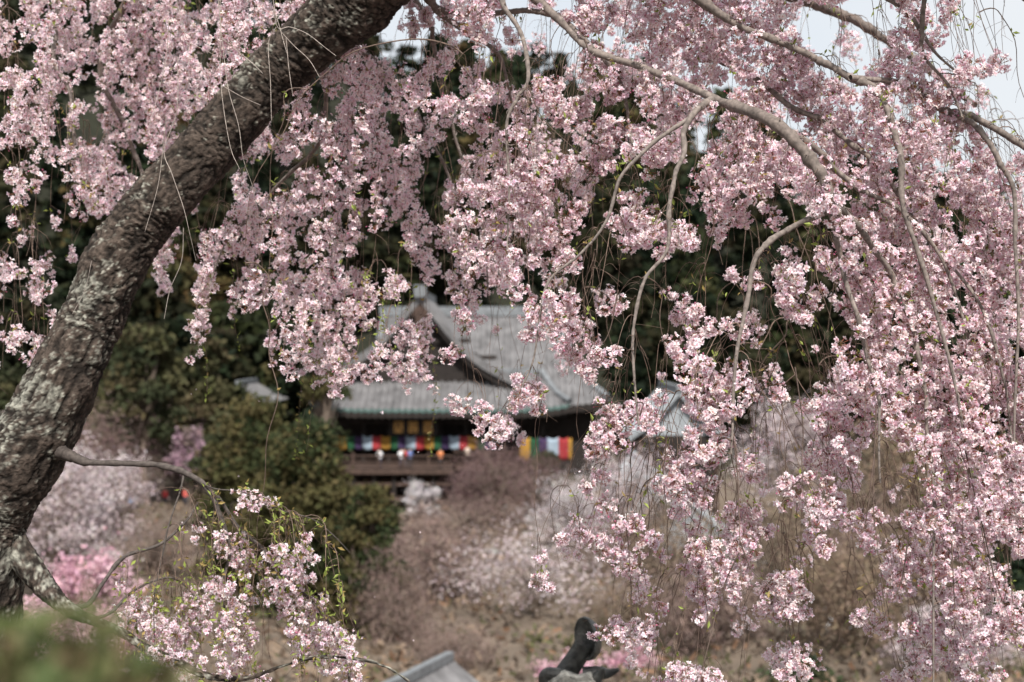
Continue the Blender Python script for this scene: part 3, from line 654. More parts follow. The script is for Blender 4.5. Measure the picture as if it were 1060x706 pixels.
# ---- limbs: px, py, depth, radius px ; each its own part
LIMBS=[
 # hidden upper limbs that carry the curtains
 ('up',[(366,0,6.85,26),(300,-70,7.4,22),(180,-110,7.8,16),(40,-110,8.1,11),(-90,-70,8.3,7)]),
 ('up',[(415,-40,6.75,24),(360,-90,7.6,18),(250,-70,8.4,12),(130,-40,8.8,8),(30,-10,9.0,4)]),
 ('up',[(430,-55,6.8,22),(480,-70,7.6,16),(560,-60,8.4,11),(650,-40,8.8,7)]),
 ('up',[(620,-130,6.3,20),(720,-100,5.9,15),(850,-80,5.7,11),(960,-50,5.6,7),(1040,-20,5.55,5),(1100,60,5.55,3),(1125,180,5.55,2)]),
 ('up',[(760,-130,6.0,18),(880,-120,5.6,13),(1020,-80,5.5,9),(1120,0,5.5,6)]),
 ('up',[(560,-115,6.45,16),(660,-60,7.4,12),(780,-20,7.8,9),(900,30,8.0,6),(1010,110,8.2,4)]),
 # visible limbs of the right side
 ('main',[(500,-95,6.6,14),(540,-20,6.5,8),(580,22,6.42,5),(608,48,6.38,4.6),(646,64,6.3,5),(690,80,6.15,5),(737,102,5.95,6),(802,126,5.62,6.8),(843,170,5.55,6.6),(860,200,5.53,6),(868,222,5.52,5)]),
 ('br',[(866,216,5.53,5),(830,230,5.68,4.4),(795,254,5.66,4),(778,284,5.65,3.6),(768,328,5.64,3),(758,400,5.63,2.4),(757,470,5.62,1.6)]),
 ('br',[(855,205,5.53,4.5),(873,274,5.66,3.8),(887,322,5.64,3.2),(900,373,5.63,2.8),(907,420,5.62,2.2),(911,500,5.62,1.5)]),
 ('br',[(866,212,5.54,5),(887,235,5.62,4.6),(917,274,5.78,4.2),(934,308,5.8,3.8),(945,345,5.8,3.4),(953,393,5.8,3),(961,434,5.8,2.6),(967,520,5.8,2.1),(966,706,5.8,1.4)]),
 ('br',[(640,-70,6.1,10),(700,-20,6.0,8),(761,24,6.0,5),(802,41,5.98,5),(836,58,5.95,5),(853,65,5.94,5.2),(880,80,5.9,5.2),(907,90,5.85,5),(917,115,5.8,4.6),(926,143,5.78,5),(931,170,5.76,4.4),(938,215,5.76,4),(960,290,5.76,3),(985,380,5.76,2.4),(1000,470,5.76,1.6)]),
 ('br',[(880,80,5.85,4),(915,84,5.95,4.5),(945,92,6.0,5),(979,115,6.0,5.5),(1006,119,6.0,5),(1033,136,6.0,4.6),(1060,154,6.0,4.2),(1100,190,6.0,3),(1120,260,6.0,2)]),
 ('br',[(988,119,6.0,4.4),(1010,129,5.95,4.2),(1024,146,5.92,4.2),(1036,168,5.9,4),(1044,190,5.9,3.4),(1050,240,5.9,2.8),(1054,320,5.9,2.4),(1050,460,5.9,1.5)]),
 ('br',[(740,60,6.3,5),(778,78,6.2,4.4),(809,105,6.15,4),(836,119,6.15,4),(853,124,6.15,4),(880,146,6.1,3.8),(917,183,6.1,3.2),(960,250,6.1,2.6),(1016,318,6.0,2.4),(1040,393,6.0,2),(1048,460,6.0,1.4)]),
 ('br',[(802,126,5.85,5),(846,156,5.9,4.6),(870,180,5.95,4.2),(894,196,5.95,3.8),(930,217,5.98,3),(975,270,6.0,2.4),(1005,360,6.0,1.8)]),
 ('br',[(737,103,5.85,5),(717,118,5.8,4.6),(708,136,5.78,4.2),(712,158,5.75,3.8),(700,180,5.72,3.4),(692,215,5.7,3),(690,258,5.68,2.6),(664,290,5.66,2.5),(656,328,5.65,2.3),(657,373,5.64,2),(661,440,5.63,1.5)]),
 ('br',[(717,119,5.8,3.6),(690,138,5.8,3.2),(665,158,5.8,2.8),(646,182,5.8,2.4),(632,225,5.8,2),(600,262,5.8,1.9),(567,291,5.8,1.7),(556,335,5.8,1.5),(549,380,5.8,1.2),(532,420,5.8,.9)]),
 ('br',[(500,-95,6.6,10),(512,-30,6.4,6),(523,3,6.3,4),(537,34,6.25,3.2),(545,83,6.2,2.8),(534,102,6.2,2.5),(528,126,6.2,2.2),(527,190,6.2,1.6),(525,260,6.2,1.1)]),
 ('br',[(430,-50,6.8,10),(448,3,6.9,6),(464,18,6.95,4.6),(482,33,7.0,4),(500,44,7.0,3.4),(520,70,7.1,2.4),(535,140,7.2,1.6),(540,220,7.2,1)]),
 ('br',[(425,-45,6.8,9),(440,-5,6.9,6),(470,13,6.9,4.4),(515,13,6.8,4),(555,12,6.7,4),(592,27,6.6,3.6),(640,80,6.5,2.6),(655,150,6.4,1.8)]),
 ('br',[(1000,-60,5.6,7),(960,-20,5.7,4.5),(955,34,5.8,3),(958,60,5.85,2.4),(985,90,5.9,2),(1000,130,5.9,1.2)]),
 ('br',[(850,-50,5.7,6),(905,-10,5.75,4),(934,10,5.8,3),(950,32,5.82,2.6),(975,60,5.85,2),(1005,85,5.9,1.2)]),
 # left side
 ('br',[(340,42,6.95,7),(357,46,7.1,4),(384,60,7.4,3.4),(411,88,7.8,3),(440,130,8.1,2.4),(466,190,8.2,2),(480,270,8.2,1.2)]),
 ('br',[(400,-30,6.9,8),(438,14,7.4,4),(452,48,7.6,3.4),(459,102,7.8,2.8),(470,140,7.9,2.2),(498,215,8,1.6),(505,300,8,1)]),
 ('br',[(328,62,6.95,8),(336,80,7.1,4),(335,120,7.3,3),(333,148,7.4,2.8),(300,180,7.6,2.5),(265,217,7.8,2),(235,250,7.9,1.6),(215,300,7.9,1)]),
 ('br',[(40,-110,8.1,8),(62,-40,8.0,5),(60,20,7.9,4),(57,60,7.8,3.4),(70,95,7.8,2.5),(78,150,7.8,1.6)]),
 ('br',[(180,-110,7.8,9),(140,-20,8.2,5),(105,60,8.5,4),(118,110,8.6,3.6),(140,160,8.7,3),(152,195,8.7,2.2),(160,260,8.7,1.2)]),
]
LOW=[
 ('lowA',[(44,462,6.8,9.84),(70,470,6.72,7.38),(90,478,6.66,5.25),(146,480,6.6,4.26),(180,485,6.58,4.43),(204,498,6.56,3.94),(221,520,6.55,3.61),(234,551,6.55,3.12),(238,575,6.55,2.46),(234,602,6.55,1.80),(232,650,6.55,1.07)]),
 ('lowB',[(-24,520,6.82,18.40),(8,560,6.8,20.24),(34,592,6.74,16.56),(52,614,6.68,13.80),(72,631,6.6,9.02),(100,644,6.55,6.56),(126,655,6.5,6.07),(153,672,6.5,5.74),(180,684,6.5,5.08),(217,700,6.5,4.10),(255,702,6.5,3.28),(290,690,6.5,2.95),(318,682,6.5,2.79),(350,680,6.5,2.62),(394,688,6.5,2.30),(424,706,6.5,1.64)]),
 ('lowC',[(70,630,6.6,4.92),(92,625,6.65,3.61),(108,602,6.7,2.95),(132,576,6.75,2.62),(166,564,6.8,2.30),(190,541,6.85,1.80),(205,520,6.9,0.98)]),
 ('lowD',[(196,492,6.57,3.28),(225,515,6.62,2.79),(245,545,6.65,2.62),(272,568,6.65,2.62),(296,592,6.65,2.46),(326,626,6.65,2.13),(346,656,6.65,1.80),(358,690,6.65,1.31),(362,730,6.65,0.82)]),
 ('lowE',[(190,488,6.58,1.48),(182,520,6.52,1.31),(171,561,6.5,1.23),(163,610,6.5,0.98),(160,660,6.5,0.66)]),
 ('lowF',[(72,631,6.6,4.10),(95,640,6.62,2.79),(118,632,6.7,2.30),(140,610,6.8,1.80),(175,598,6.9,1.31),(205,620,6.95,0.82)]),
 ('lowG',[(205,498,6.57,1.07),(222,506,6.5,0.90),(255,510,6.45,0.82),(289,527,6.4,0.74),(323,537,6.4,0.66),(345,553,6.4,0.57),(362,572,6.4,0.41)]),
]
def limb_mesh(ctrl, low_=False, sides=10, step=.018):
    ctrl=[(a,b,d,r*(.95 if r>6 else .72)) for a,b,d,r in ctrl]
    pts=np.array([list(P(a,b,d))+[U(r,d)] for a,b,d,r in ctrl]); n=max(8,int(np.linalg.norm(np.diff(pts[:,:3],axis=0),axis=1).sum()/step))
    s=spline(pts,n); path=s[:,:3].copy(); rad=np.maximum(s[:,3],.0012)
    k=np.arange(n); ph=rng.uniform(0,9,6)
    path[:,0]+=(.010*np.sin(k*.11+ph[4])+.006*np.sin(k*.27+ph[5]))*np.sin(np.pi*k/(n-1))**.5
    for q in range(3): path[:,q]+=(np.sin(k*.37+ph[q])+.6*np.sin(k*.83+ph[q+3]))*.12*np.minimum(rad,.02)
    rad=rad*(1+.10*np.sin(k*1.9+ph[0])*np.sin(k*.7+ph[1])+rng.normal(size=n)*.05)
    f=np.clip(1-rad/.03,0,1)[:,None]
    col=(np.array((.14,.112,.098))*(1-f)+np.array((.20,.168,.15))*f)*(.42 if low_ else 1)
    rad=rad*(1+.22*np.maximum(0,np.sin(k*.31+ph[2])-.75)/.25)
    mb=MB(); cc=col*rng.uniform(.8,1.2,(n,1)); tube(mb,path,rad,sides,cc)
    for q in range(int(n*.22) if n>90 else 0):                       # spurs and knuckles
        i=int(rng.integers(1,n-1)); dd=rng.normal(size=3); dd/=np.linalg.norm(dd); L=rng.uniform(.012,.045); a=path[i]; e=a+dd*(rad[i]+L)
        tube(mb,spline([a,a+dd*(rad[i]+L*.5)+rng.normal(size=3)*.004,e],4),np.linspace(min(.004,rad[i]*.6),.0012,4),4,cc[i])
    return mb
limb_pts=[]   # px,py,d, dirx,diry, group
for grp,ctrl in LIMBS+LOW:
    thick=max(c[3] for c in ctrl[1:])
    if thick>10 and grp not in('up','main'): mb=bark_tube(ctrl,sides=30,step=.015,lich=.12 if grp!='main' else .12,rough=.4)
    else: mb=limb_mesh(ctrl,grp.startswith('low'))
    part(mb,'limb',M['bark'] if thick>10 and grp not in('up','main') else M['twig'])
    s=spline(ctrl,60); t=np.gradient(s[:,:2],axis=0); t/=np.linalg.norm(t,axis=1)[:,None]+1e-9
    lay='low' if grp.startswith('low') else None
    for i in range(3,60):
        limb_pts.append((s[i,0],s[i,1],s[i,2],t[i,0],t[i,1],{'low':2}.get(lay, 0 if s[i,2]<6.7 else 1)))
limb_pts=np.array(limb_pts)
# ---- blossom density of each 40 px cell, tenths
ROWS=[ # exact rows, 27 columns
[7,8,8,8,6,2,7,7,5,2,3,4,4,3,6,7,7,8,8,8,8,6,1,4,4,2,0],
[6,7,7,8,7,4,4,5,5,5,3,3,6,3,6,6,8,8,8,8,8,7,4,6,6,5,0],
[7,4,8,7,7,7,5,3,6,5,6,4,5,4,5,5,8,7,8,8,7,7,6,5,6,3,0],
[5,6,5,7,4,4,3,4,7,7,7,5,6,6,4,5,6,7,7,7,6,6,7,6,6,3,2],
[4,4,7,6,2,1,5,5,6,8,6,5,6,6,4,3,7,6,7,6,6,6,7,7,7,6,5],
[2,5,4,2,1,3,6,8,8,8,6,5,4,6,3,6,6,7,5,6,5,6,8,8,8,8,7],
[6,5,1,1,3,2,4,7,8,3,4,4,5,5,5,6,7,5,3,3,3,5,7,8,8,8,8],
[7,1,0,0,1,5,4,7,7,4,5,5,5,4,5,5,5,5,2,4,5,6,5,8,8,8,8],
[4,0,0,0,1,4,4,6,7,5,6,6,4,3,5,4,4,3,3,2,4,6,4,6,8,8,8],
[3,0,0,0,0,1,1,3,5,4,4,4,3,4,6,5,4,6,2,1,1,5,5,8,7,8,8],
[0,0,0,0,0,1,0,1,0,0,0,0,2,4,2,2,4,6,5,4,0,4,6,7,8,7,8],
[0,0,0,0,0,0,0,0,0,0,0,0,1,4,0,4,6,6,5,2,0,3,4,6,7,8,8],
[0,0,0,0,0,0,2,0,0,0,0,0,0,0,1,5,6,6,5,2,1,3,6,7,7,8,8],
[0,0,0,1,0,2,1,0,0,0,0,0,0,0,2,4,5,5,5,5,3,5,4,7,7,8,8],
[0,0,0,0,2,4,3,3,0,0,0,0,0,0,3,0,3,7,4,3,2,3,1,6,6,7,6],
[0,0,0,2,4,5,5,4,2,0,0,0,0,0,0,0,1,5,2,5,4,1,2,5,5,5,2],
[0,0,0,3,5,4,4,4,3,0,0,0,0,0,0,0,4,3,3,6,6,3,1,2,4,4,1],
[0,0,0,4,5,5,4,3,5,1,0,0,0,0,0,0,0,4,2,3,3,1,0,2,3,2,0]]
D0=np.array(ROWS,float)/10
CS=10.0; NX,NY=112,78      # cells of 20 px with a margin of one cell (px from -20, py from -40)
cx=(np.arange(NX)+.5)*CS-20; cy=(np.arange(NY)+.5)*CS-40
gx=np.clip(cx/40-.5,0,26); gy=np.clip(cy/40-.5,0,17)
ix=np.minimum(gx.astype(int),25); iy=np.minimum(gy.astype(int),16); fx=gx-ix; fy=gy-iy
Db=(D0[iy][:,ix]*(1-fx)+D0[iy][:,ix+1]*fx)*(1-fy)[:,None]+(D0[iy+1][:,ix]*(1-fx)+D0[iy+1][:,ix+1]*fx)*fy[:,None]
near_part=np.interp(cx,[440,520,600,680,1060],[0,.30,.68,.78,.80])[None]*np.ones((NY,1))
low=((cy[:,None]>430)&(cx[None]<335))|((cy[:,None]>500)&(cx[None]<450))
def blur(a,s,ax):
    k=np.exp(-.5*(np.arange(-9,10)/s)**2); k/=k.sum()
    return np.apply_along_axis(lambda v:np.convolve(np.pad(v,9,mode='wrap'),k,'valid'),ax,a)
def target(frac, sx, sy, mul):
    """clumps: each place is either thick with blossom or bare, in the share the density map asks for"""
    f=blur(blur(rng.normal(size=(NY,NX)),sx,1),sy,0)
    u=np.argsort(np.argsort(f.ravel())).reshape(f.shape)/f.size
    d=np.minimum(1-(1-np.minimum(Db*mul,.97))**frac,.97)
    return np.where(Db>.07,np.clip((d-u)/.10+.5,0,1),0)*2.4*CS*CS
TGT=[target(np.where(low,0,near_part),.88,1.0,1.03-.27*np.clip((cy[:,None]-150)/50,0,1)*np.interp(cx,[540,610,840,900],[.1,1,1,0])[None]),target(np.where(low,0,1-near_part),.78,.9,1.09-.34*np.clip((cy[:,None]-150)/50,0,1)*np.interp(cx,[560,620,850,900],[0,1,1,0])[None]),target(np.where(low,.95,0),.7,.9,.95)]
COV=[np.zeros((NY,NX)) for _ in range(3)]
YY,XX=np.meshgrid(cy,cx,indexing='ij')
def splat(lay,px,py,rp,area):
    i,j=cell(px,py); sl=(slice(max(0,i-4),i+5),slice(max(0,j-4),j+5))
    g=np.exp(-((XX[sl]-px)**2+(YY[sl]-py)**2)/(rp*rp*.9)); COV[lay][sl]+=area*g/g.sum()
def cell(px,py): return int(np.clip((py+40)//CS,0,NY-1)),int(np.clip((px+20)//CS,0,NX-1))
# ---- flower templates (semi-double cherry blossom of radius 1, opening along +Z)
def flower(r, full=True):
    V=[];F=[];Cc=[]
    deep=np.array((.75,.44,.46)); mid=np.array((.905,.785,.805)); tip=np.array((.93,.855,.87))
    def petal(a,ln,wd,up,curl):
        ca,sa=math.cos(a),math.sin(a); t=np.array((ca,sa,0)); s=np.array((-sa,ca,0)); z=np.array((0,0,1.))
        b=len(V); pts=[t*.06-s*.05,t*.06+s*.05, t*ln*.6+s*wd+z*(up*.6+.06),t*ln*.6-s*wd+z*(up*.6+.06), t*ln+s*wd*.55+z*(up+curl), t*ln-s*wd*.55+z*(up+curl)]
        V.extend(pts); Cc.extend([deep,deep,mid,mid,tip,tip]); F.extend([(b,b+1,b+2,b+3),(b+3,b+2,b+4,b+5)])
    n=r.integers(5,7)
    for k in range(n): petal(k*6.283/n+r.normal()*.15,r.uniform(.88,1.08),r.uniform(.27,.40),r.uniform(.1,.55),r.uniform(-.15,.25))
    if full:
        for k in range(4): petal(k*1.57+r.uniform(0,1.5),r.uniform(.5,.7),r.uniform(.24,.34),r.uniform(.4,.65),r.uniform(-.05,.2))
    return np.array(V),np.array(F),np.array(Cc)
fr=np.random.default_rng(77)
FL=[flower(fr,True) for _ in range(7)]; FS=[flower(fr,False) for _ in range(5)]
def bud(r):
    V=[];n=5
    for z,q in((0,.12),(.35,.34),(.8,.28),(1.05,.05)): V+=[(math.cos(k*1.2566)*q,math.sin(k*1.2566)*q,z) for k in range(n)]
    F=[(l*n+k,l*n+(k+1)%n,(l+1)*n+(k+1)%n,(l+1)*n+k) for l in range(3) for k in range(n)]
    return np.array(V),np.array(F),np.array([(.16,.07,.05)]*n+[(.62,.22,.34)]*2*n+[(.7,.36,.46)]*n)
BUD=bud(fr)
def basis(dirs, r):
    z=dirs/np.linalg.norm(dirs,axis=1)[:,None]; a=r.normal(size=z.shape); x=np.cross(a,z); x/=np.linalg.norm(x,axis=1)[:,None]
    return np.stack((x,np.cross(z,x),z),1)       # rows
def put(mb, tmpl, pos, dirs, size, tint, r):
    V,F,Cc=tmpl; n=len(pos)
    if not n: return
    Bm=basis(dirs,r); W=np.einsum('vk,nkj->nvj',V,Bm)*size[:,None,None]+pos[:,None]
    idx=(np.arange(n)*len(V))[:,None,None]+F[None]
    mb.add(W.reshape(-1,3),idx.reshape(-1,F.shape[1]),np.clip((Cc[None]*tint[:,None]).reshape(-1,3),0,.9))
FR=.0135
def pompon(mb, c, n, rad, r, full, tintbase):
    d=r.normal(size=(n,3)); d[:,2]-=.25; d/=np.linalg.norm(d,axis=1)[:,None]
    rr=rad*r.uniform(.62,1.05,n); pos=c+d*rr[:,None]*np.array((1,1,.92))
    dirs=d+r.normal(size=(n,3))*.35
    tint=tintbase*r.uniform(.86,1.10,(n,1))*np.stack((np.ones(n),r.uniform(.90,1.03,n),r.uniform(.95,1.03,n)),1)
    size=FR*r.uniform(.8,1.15,n); T=FL if full else FS; pick=r.integers(0,len(T),n); isb=r.random(n)<.07
    for k in range(len(T)):
        q=(pick==k)&~isb
        put(mb,T[k],pos[q],dirs[q],size[q],tint[q],r)
    put(mb,BUD,pos[isb],dirs[isb],size[isb]*.75,tint[isb],r)
    # calyx and stalk
    a=np.broadcast_to(c,(n,3))+d*rad*.12; b=pos-d*.004; s=np.cross(d,r.normal(size=(n,3))); s/=np.linalg.norm(s,axis=1)[:,None]
    V=np.stack((a-s*.0007,a+s*.0007,b+s*.0022,b-s*.0022),1).reshape(-1,3)
    mb.add(V,np.arange(4*n).reshape(-1,4),np.tile(np.array(((.20,.13,.06),(.20,.13,.06),(.24,.07,.06),(.24,.07,.06))),(n,1)))
def leaves(mb, c, n, r, size=.028):
    for k in range(n):
        d=r.normal(size=3); d[2]+=.2; d/=np.linalg.norm(d); s=np.cross(d,r.normal(size=3)); s/=np.linalg.norm(s); u=np.cross(d,s)
        L=size*r.uniform(.7,1.4); w=L*.2; p=c+r.normal(size=3)*.006
        V=[p,p+d*L*.45+s*w+u*w*.5,p+d*L,p+d*L*.45-s*w+u*w*.5,p+d*L*.45]
        base=np.array((.25,.30,.07)) if r.random()<.7 else np.array((.30,.22,.08))
        mb.add(V,[(0,4,1),(1,4,2),(0,3,4),(3,2,4)],base*r.uniform(.8,1.25))
STR=[]
def strand(lay, path, rtop, r, bare=.0, leafy=.0, minpos=0, full=True, force=False):
    """path rows px,py,d from limb to tip. Twig, blossom and young leaves."""
    tw,bl,lf=MB(),MB(),MB()
    w=np.array([P(*q) for q in path]); n=len(w)
    L=np.linalg.norm(np.diff(w,axis=0),axis=1).sum()
    rad=np.linspace(rtop,.0009,n)
    f=np.clip(1-rad/.006,0,1)[:,None]; tone=r.uniform(.7,1.2)
    col=(np.array((.13,.095,.075))*(1-f)+np.array((.17,.115,.09))*f)*tone
    tube(tw,w,rad,4,col)
    seg=np.concatenate(([0],np.cumsum(np.linalg.norm(np.diff(w,axis=0),axis=1))))
    step=.044 if lay==0 else .042; tint0=np.array((1,1,1))*r.uniform(.93,1.04)
    ph=r.uniform(0,9); fq=r.uniform(9,18); nb=0
    s=L
    while s>minpos*L:
        k=min(n-2,np.searchsorted(seg,s)-1); k=max(k,0); t=(s-seg[k])/(seg[k+1]-seg[k]+1e-9)
        c=w[k]*(1-t)+w[k+1]*t; q=path[k]*(1-t)+path[k+1]*t
        i,j=cell(q[0],q[1]); s-=step*r.uniform(.75,1.3)
        inside=-25<q[0]<1090 and -45<q[1]<735
        gate=True
        if inside and gate and COV[lay][i,j]<TGT[lay][i,j]*r.uniform(.7,.95) and TGT[lay][i,j]>60:
            nn,rr=(int(r.uniform(9,22)),.035*r.uniform(.65,1.35)) if lay==0 else (int(r.uniform(3,8)),.021*r.uniform(.7,1.3)) if lay==2 else (int(r.uniform(6,14)),.029*r.uniform(.7,1.35)); off=r.normal(size=3)*(.024 if lay==0 else .019); off[2]-=.012
            c2=c+off
            pompon(bl,c2,nn,rr,r,full,tint0)
            splat(lay,q[0]+off[0]*FPX/q[2],q[1]-off[2]*FPX/q[2],(rr+FR*.5)*FPX/q[2],nn*(FR*FPX/q[2])**2*3.14*.5); nb+=1
            if r.random()<(.16 if lay==0 else .10)+leafy: leaves(lf,c2+r.normal(size=3)*.02,int(r.integers(2,5)),r)
        elif r.random()<(.04+leafy*2.5) and inside:
            leaves(lf,c,int(r.integers(1,4)),r)
        if r.random()<.10 and s<L*.95:      # bare side spur
            e=c+np.array((r.normal()*.05,r.normal()*.05,-r.uniform(.03,.11))); m=(c+e)/2+r.normal(size=3)*.008; m[2]+=.012
            tube(tw,spline([c,m,e],5),np.linspace(.0013,.0005,5),3,col[min(k,n-1)])
    if minpos>1:
        for q_ in range(int(rng.integers(1,5))):
            k=int(r.integers(n//3,n-1)); e=w[k]+np.array((r.normal()*.07,r.normal()*.05,-r.uniform(.0,.13))); m=(w[k]+e)/2+r.normal(size=3)*.012; m[2]+=.015
            tube(tw,spline([w[k],m,e],6),np.linspace(rad[k]*.7,.0006,6),3,col[k])
    STR.append((lay,tw,bl,lf,nb,L)); return nb
LEANX=([-50,120,300,480,600,690,800,900,1060],[-.04,.02,-.06,-.02,-.25,-.2,.02,.28,.30])
POOL=[tuple(q) for q in limb_pts]
def grow(lay, tx, ty, r, **kw):
    c=np.array([q for q in POOL if q[5]==lay])
    lean=np.interp(tx,*LEANX)+r.normal()*(.22 if lay==0 else .13)
    if lay==2: lean=np.interp(tx,[80,200,380],[-.3,.05,.35])+r.normal()*.18
    dy=ty-c[:,1]; ok=(dy>(22 if lay!=2 else 12))&(dy<(430 if lay!=2 else 200))
    if not ok.any(): return 0
    c=c[ok]; dy=dy[ok]; dx=(tx-lean*dy)-c[:,0]
    cost=np.abs(dx)+2.5*np.maximum(0,np.abs(dx)-.6*dy-10)+.18*dy+r.uniform(0,60,len(c)); a=c[np.argmin(cost)]
    if abs(a[0]-tx)>.8*(ty-a[1])+22: return 0
    A=a[:3]; d1=A[2]+(.20 if lay==0 else 0)+r.normal()*.16*(1 if lay!=1 else 2.2)
    if lay==1: d1=np.clip(d1,7.0,9.6)
    if lay==0: d1=np.clip(d1,5.25,6.6)
    Lpx=math.hypot(tx-A[0],ty-A[1]); sg=np.sign(tx-A[0]) or 1
    T=np.array((tx,ty,d1)); 
    C1=A+np.array((a[3]*.22*Lpx*(1 if a[3]*sg>0 else .2)+sg*.10*Lpx,-.02*Lpx-abs(tx-A[0])*.25,(d1-A[2])*.5)); C2=T+np.array((-lean*.55*Lpx,-.55*Lpx,0))
    n=max(8,int(Lpx/9)); t=np.linspace(0,1,n)[:,None]
    path=A*(1-t)**3+3*C1*t*(1-t)**2+3*C2*t*t*(1-t)+T*t**3
    k=np.arange(n)/n*Lpx; ph=r.uniform(0,6.3,4); amp=min(6,Lpx*.03)*np.sin(np.pi*np.clip(np.arange(n)/(n-1),0,1))**.5
    path[:,0]+=amp*(np.sin(k*.035+ph[0])+.5*np.sin(k*.09+ph[1])); path[:,2]+=.03*np.sin(k*.05+ph[2])
    rt=.0011+.0000085*Lpx*r.uniform(.7,1.3)
    tg=np.gradient(path[:,:2],axis=0); tg/=np.linalg.norm(tg,axis=1)[:,None]+1e-9
    if Lpx>60:
        for q in range(3,n-2,3): POOL.append((path[q,0],path[q,1],path[q,2],tg[q,0],tg[q,1],lay))
    return strand(lay,path,rt,r,**kw)
def fill(lay, tries, r, **kw):
    for _ in range(tries):
        df=np.maximum(TGT[lay]-COV[lay],0); df[TGT[lay]<90]=0
        pr=(df**1.3).ravel(); 
        if pr.max()<25**1.3: break
        q=r.choice(len(pr),p=pr/pr.sum()); i,j=divmod(q,NX)
        tx=cx[j]+r.uniform(-5,5); ty=cy[i]+r.uniform(-4,10)
        grow(lay,tx,ty,r,**kw)
fill(0,1200,rng,full=True,leafy=.01)
fill(1,1100,rng,full=False,leafy=.015)
fill(2,420,rng,full=True,leafy=.22)
# long green leafy tips hanging under the left curtain
for tx,ty in((385,378),(432,392),(372,365),(362,385),(445,470),(398,340),(310,475),(316,470),(410,330),(476,365),(214,412),(250,360),(568,215),(645,270)):
    grow(1 if tx<560 else 0,tx+rng.normal()*2,ty,rng,full=False,leafy=.42)
for q in range(460):
    lay=0 if q<270 else (1 if q<350 else 2)
    while True:
        tx,ty=(rng.uniform(540,1060),rng.uniform(60,690)) if lay==0 else ((rng.uniform(0,640),rng.uniform(20,330)) if lay==1 else (rng.uniform(100,370),rng.uniform(510,700)))
        i,j=cell(tx,ty)
        if Db[i,j]>.12: break
    grow(lay,tx,ty,rng,full=False,minpos=9)
print('strands',len(STR),'pompons',sum(s[4] for s in STR), 'filled',[float(np.minimum(COV[k],TGT[k]).sum()/TGT[k].sum()) for k in range(3)])
STR.sort(key=lambda s:-(s[4]+.3*s[5])*(1.4 if s[0]==0 else 1))
for lay,tw,bl,lf,nb,L in STR[:100]:
    p=part(tw,'hanging_twig',M['twig'])
    if bl.n:
        if 0<lf.n<220:
            for k_,(f_,m_,s_) in enumerate(lf.f): lf.f[k_]=(f_,1,s_)
            bl.join(lf); lf=MB()
        part(bl,'blossom',[M['petal'],M['leaf']],p)
    if lf.n: part(lf,'young_leaf',M['leaf'],p)
A,B_,C_=MB(),MB(),MB()
for lay,tw,bl,lf,nb,L in STR[100:]: A.join(tw); B_.join(bl); C_.join(lf)
p=tag(part(A,'fine_twigs',M['twig']),kind='stuff'); tag(part(B_,'far_blossom',M['petal'],p),kind='stuff'); tag(part(C_,'far_young_leaves',M['leaf'],p),kind='stuff')
# bare pale twigs hanging in front of the trunk and bare twigs elsewhere
def bare_twig(pts,d,r0,col):
    n=len(pts)*7; s=spline([(a,b,d+.05*math.sin(i)) for i,(a,b) in enumerate(pts)],n); w=np.array([P(*q) for q in s])
    mb=MB(); tube(mb,w,np.linspace(r0,.0008,n),4,col); return mb
pale=np.array((.42,.36,.32))
for pts in ([(282,-60),(283,0),(290,30),(297,55)],[(283,10),(288,29),(300,28),(318,35),(335,48),(348,58)],[(290,32),(305,48),(320,62),(331,80)],[(296,38),(299,70),(303,98)],[(286,28),(278,45),(280,85),(281,125)],
  [(224,-50),(226,0),(230,40),(236,90),(247,130),(252,165),(262,195),(266,225)],[(228,-50),(228,30),(229,90),(238,150),(248,175)],[(176,-40),(183,0),(195,50),(195,68)],[(175,20),(172,60),(163,100),(153,135)],[(184,60),(183,115),(170,155),(178,180),(190,215),(196,240),(203,270)],
  [(172,120),(168,160),(163,195),(150,240)],[(230,40),(245,52),(262,66),(272,76)],[(229,88),(250,100),(270,109)],[(195,45),(206,49),(220,56)],[(190,236),(188,270),(176,300),(170,330)],[(95,270),(88,300),(75,325)]):
    part(bare_twig(pts,6.35,.0021,pale*rng.uniform(.75,1.15)),'bare_twig',M['twig'])
dk=np.array((.12,.085,.07))
for pts,d in (([(757,440),(763,486),(765,530),(766,568),(768,610),(770,656),(772,720)],5.62),([(765,572),(751,602),(742,630),(737,653),(728,690),(724,720)],5.6),([(766,560),(778,590),(800,610),(812,632)],5.62),
  ([(690,455),(686,480),(668,505),(649,539)],5.6),([(686,480),(688,510),(690,525)],5.6),([(823,380),(831,440),(830,480),(834,520),(846,552)],5.62),([(907,420),(904,517),(908,560),(912,598)],5.6),([(905,470),(896,540),(884,560)],5.6),
  ([(940,560),(930,610),(900,660),(890,690)],5.7),([(912,598),(918,640),(930,685)],5.65),([(1016,540),(1030,600),(1044,640),(1058,690)],5.8),([(1000,470),(1022,580),(1030,650)],5.8),([(758,400),(740,430),(745,450)],5.6),
  ([(985,560),(988,640),(984,700)],5.75),([(640,300),(630,345),(612,370)],5.7),([(520,60),(512,130),(500,170),(506,230)],6.4),([(545,83),(560,120),(590,150),(620,175)],6.2),([(605,40),(620,85),(640,110)],6.1),([(470,60),(492,90),(515,160)],6.8)):
    part(bare_twig(pts,d,.003,dk*rng.uniform(.8,1.5)),'bare_twig',M['twig'])

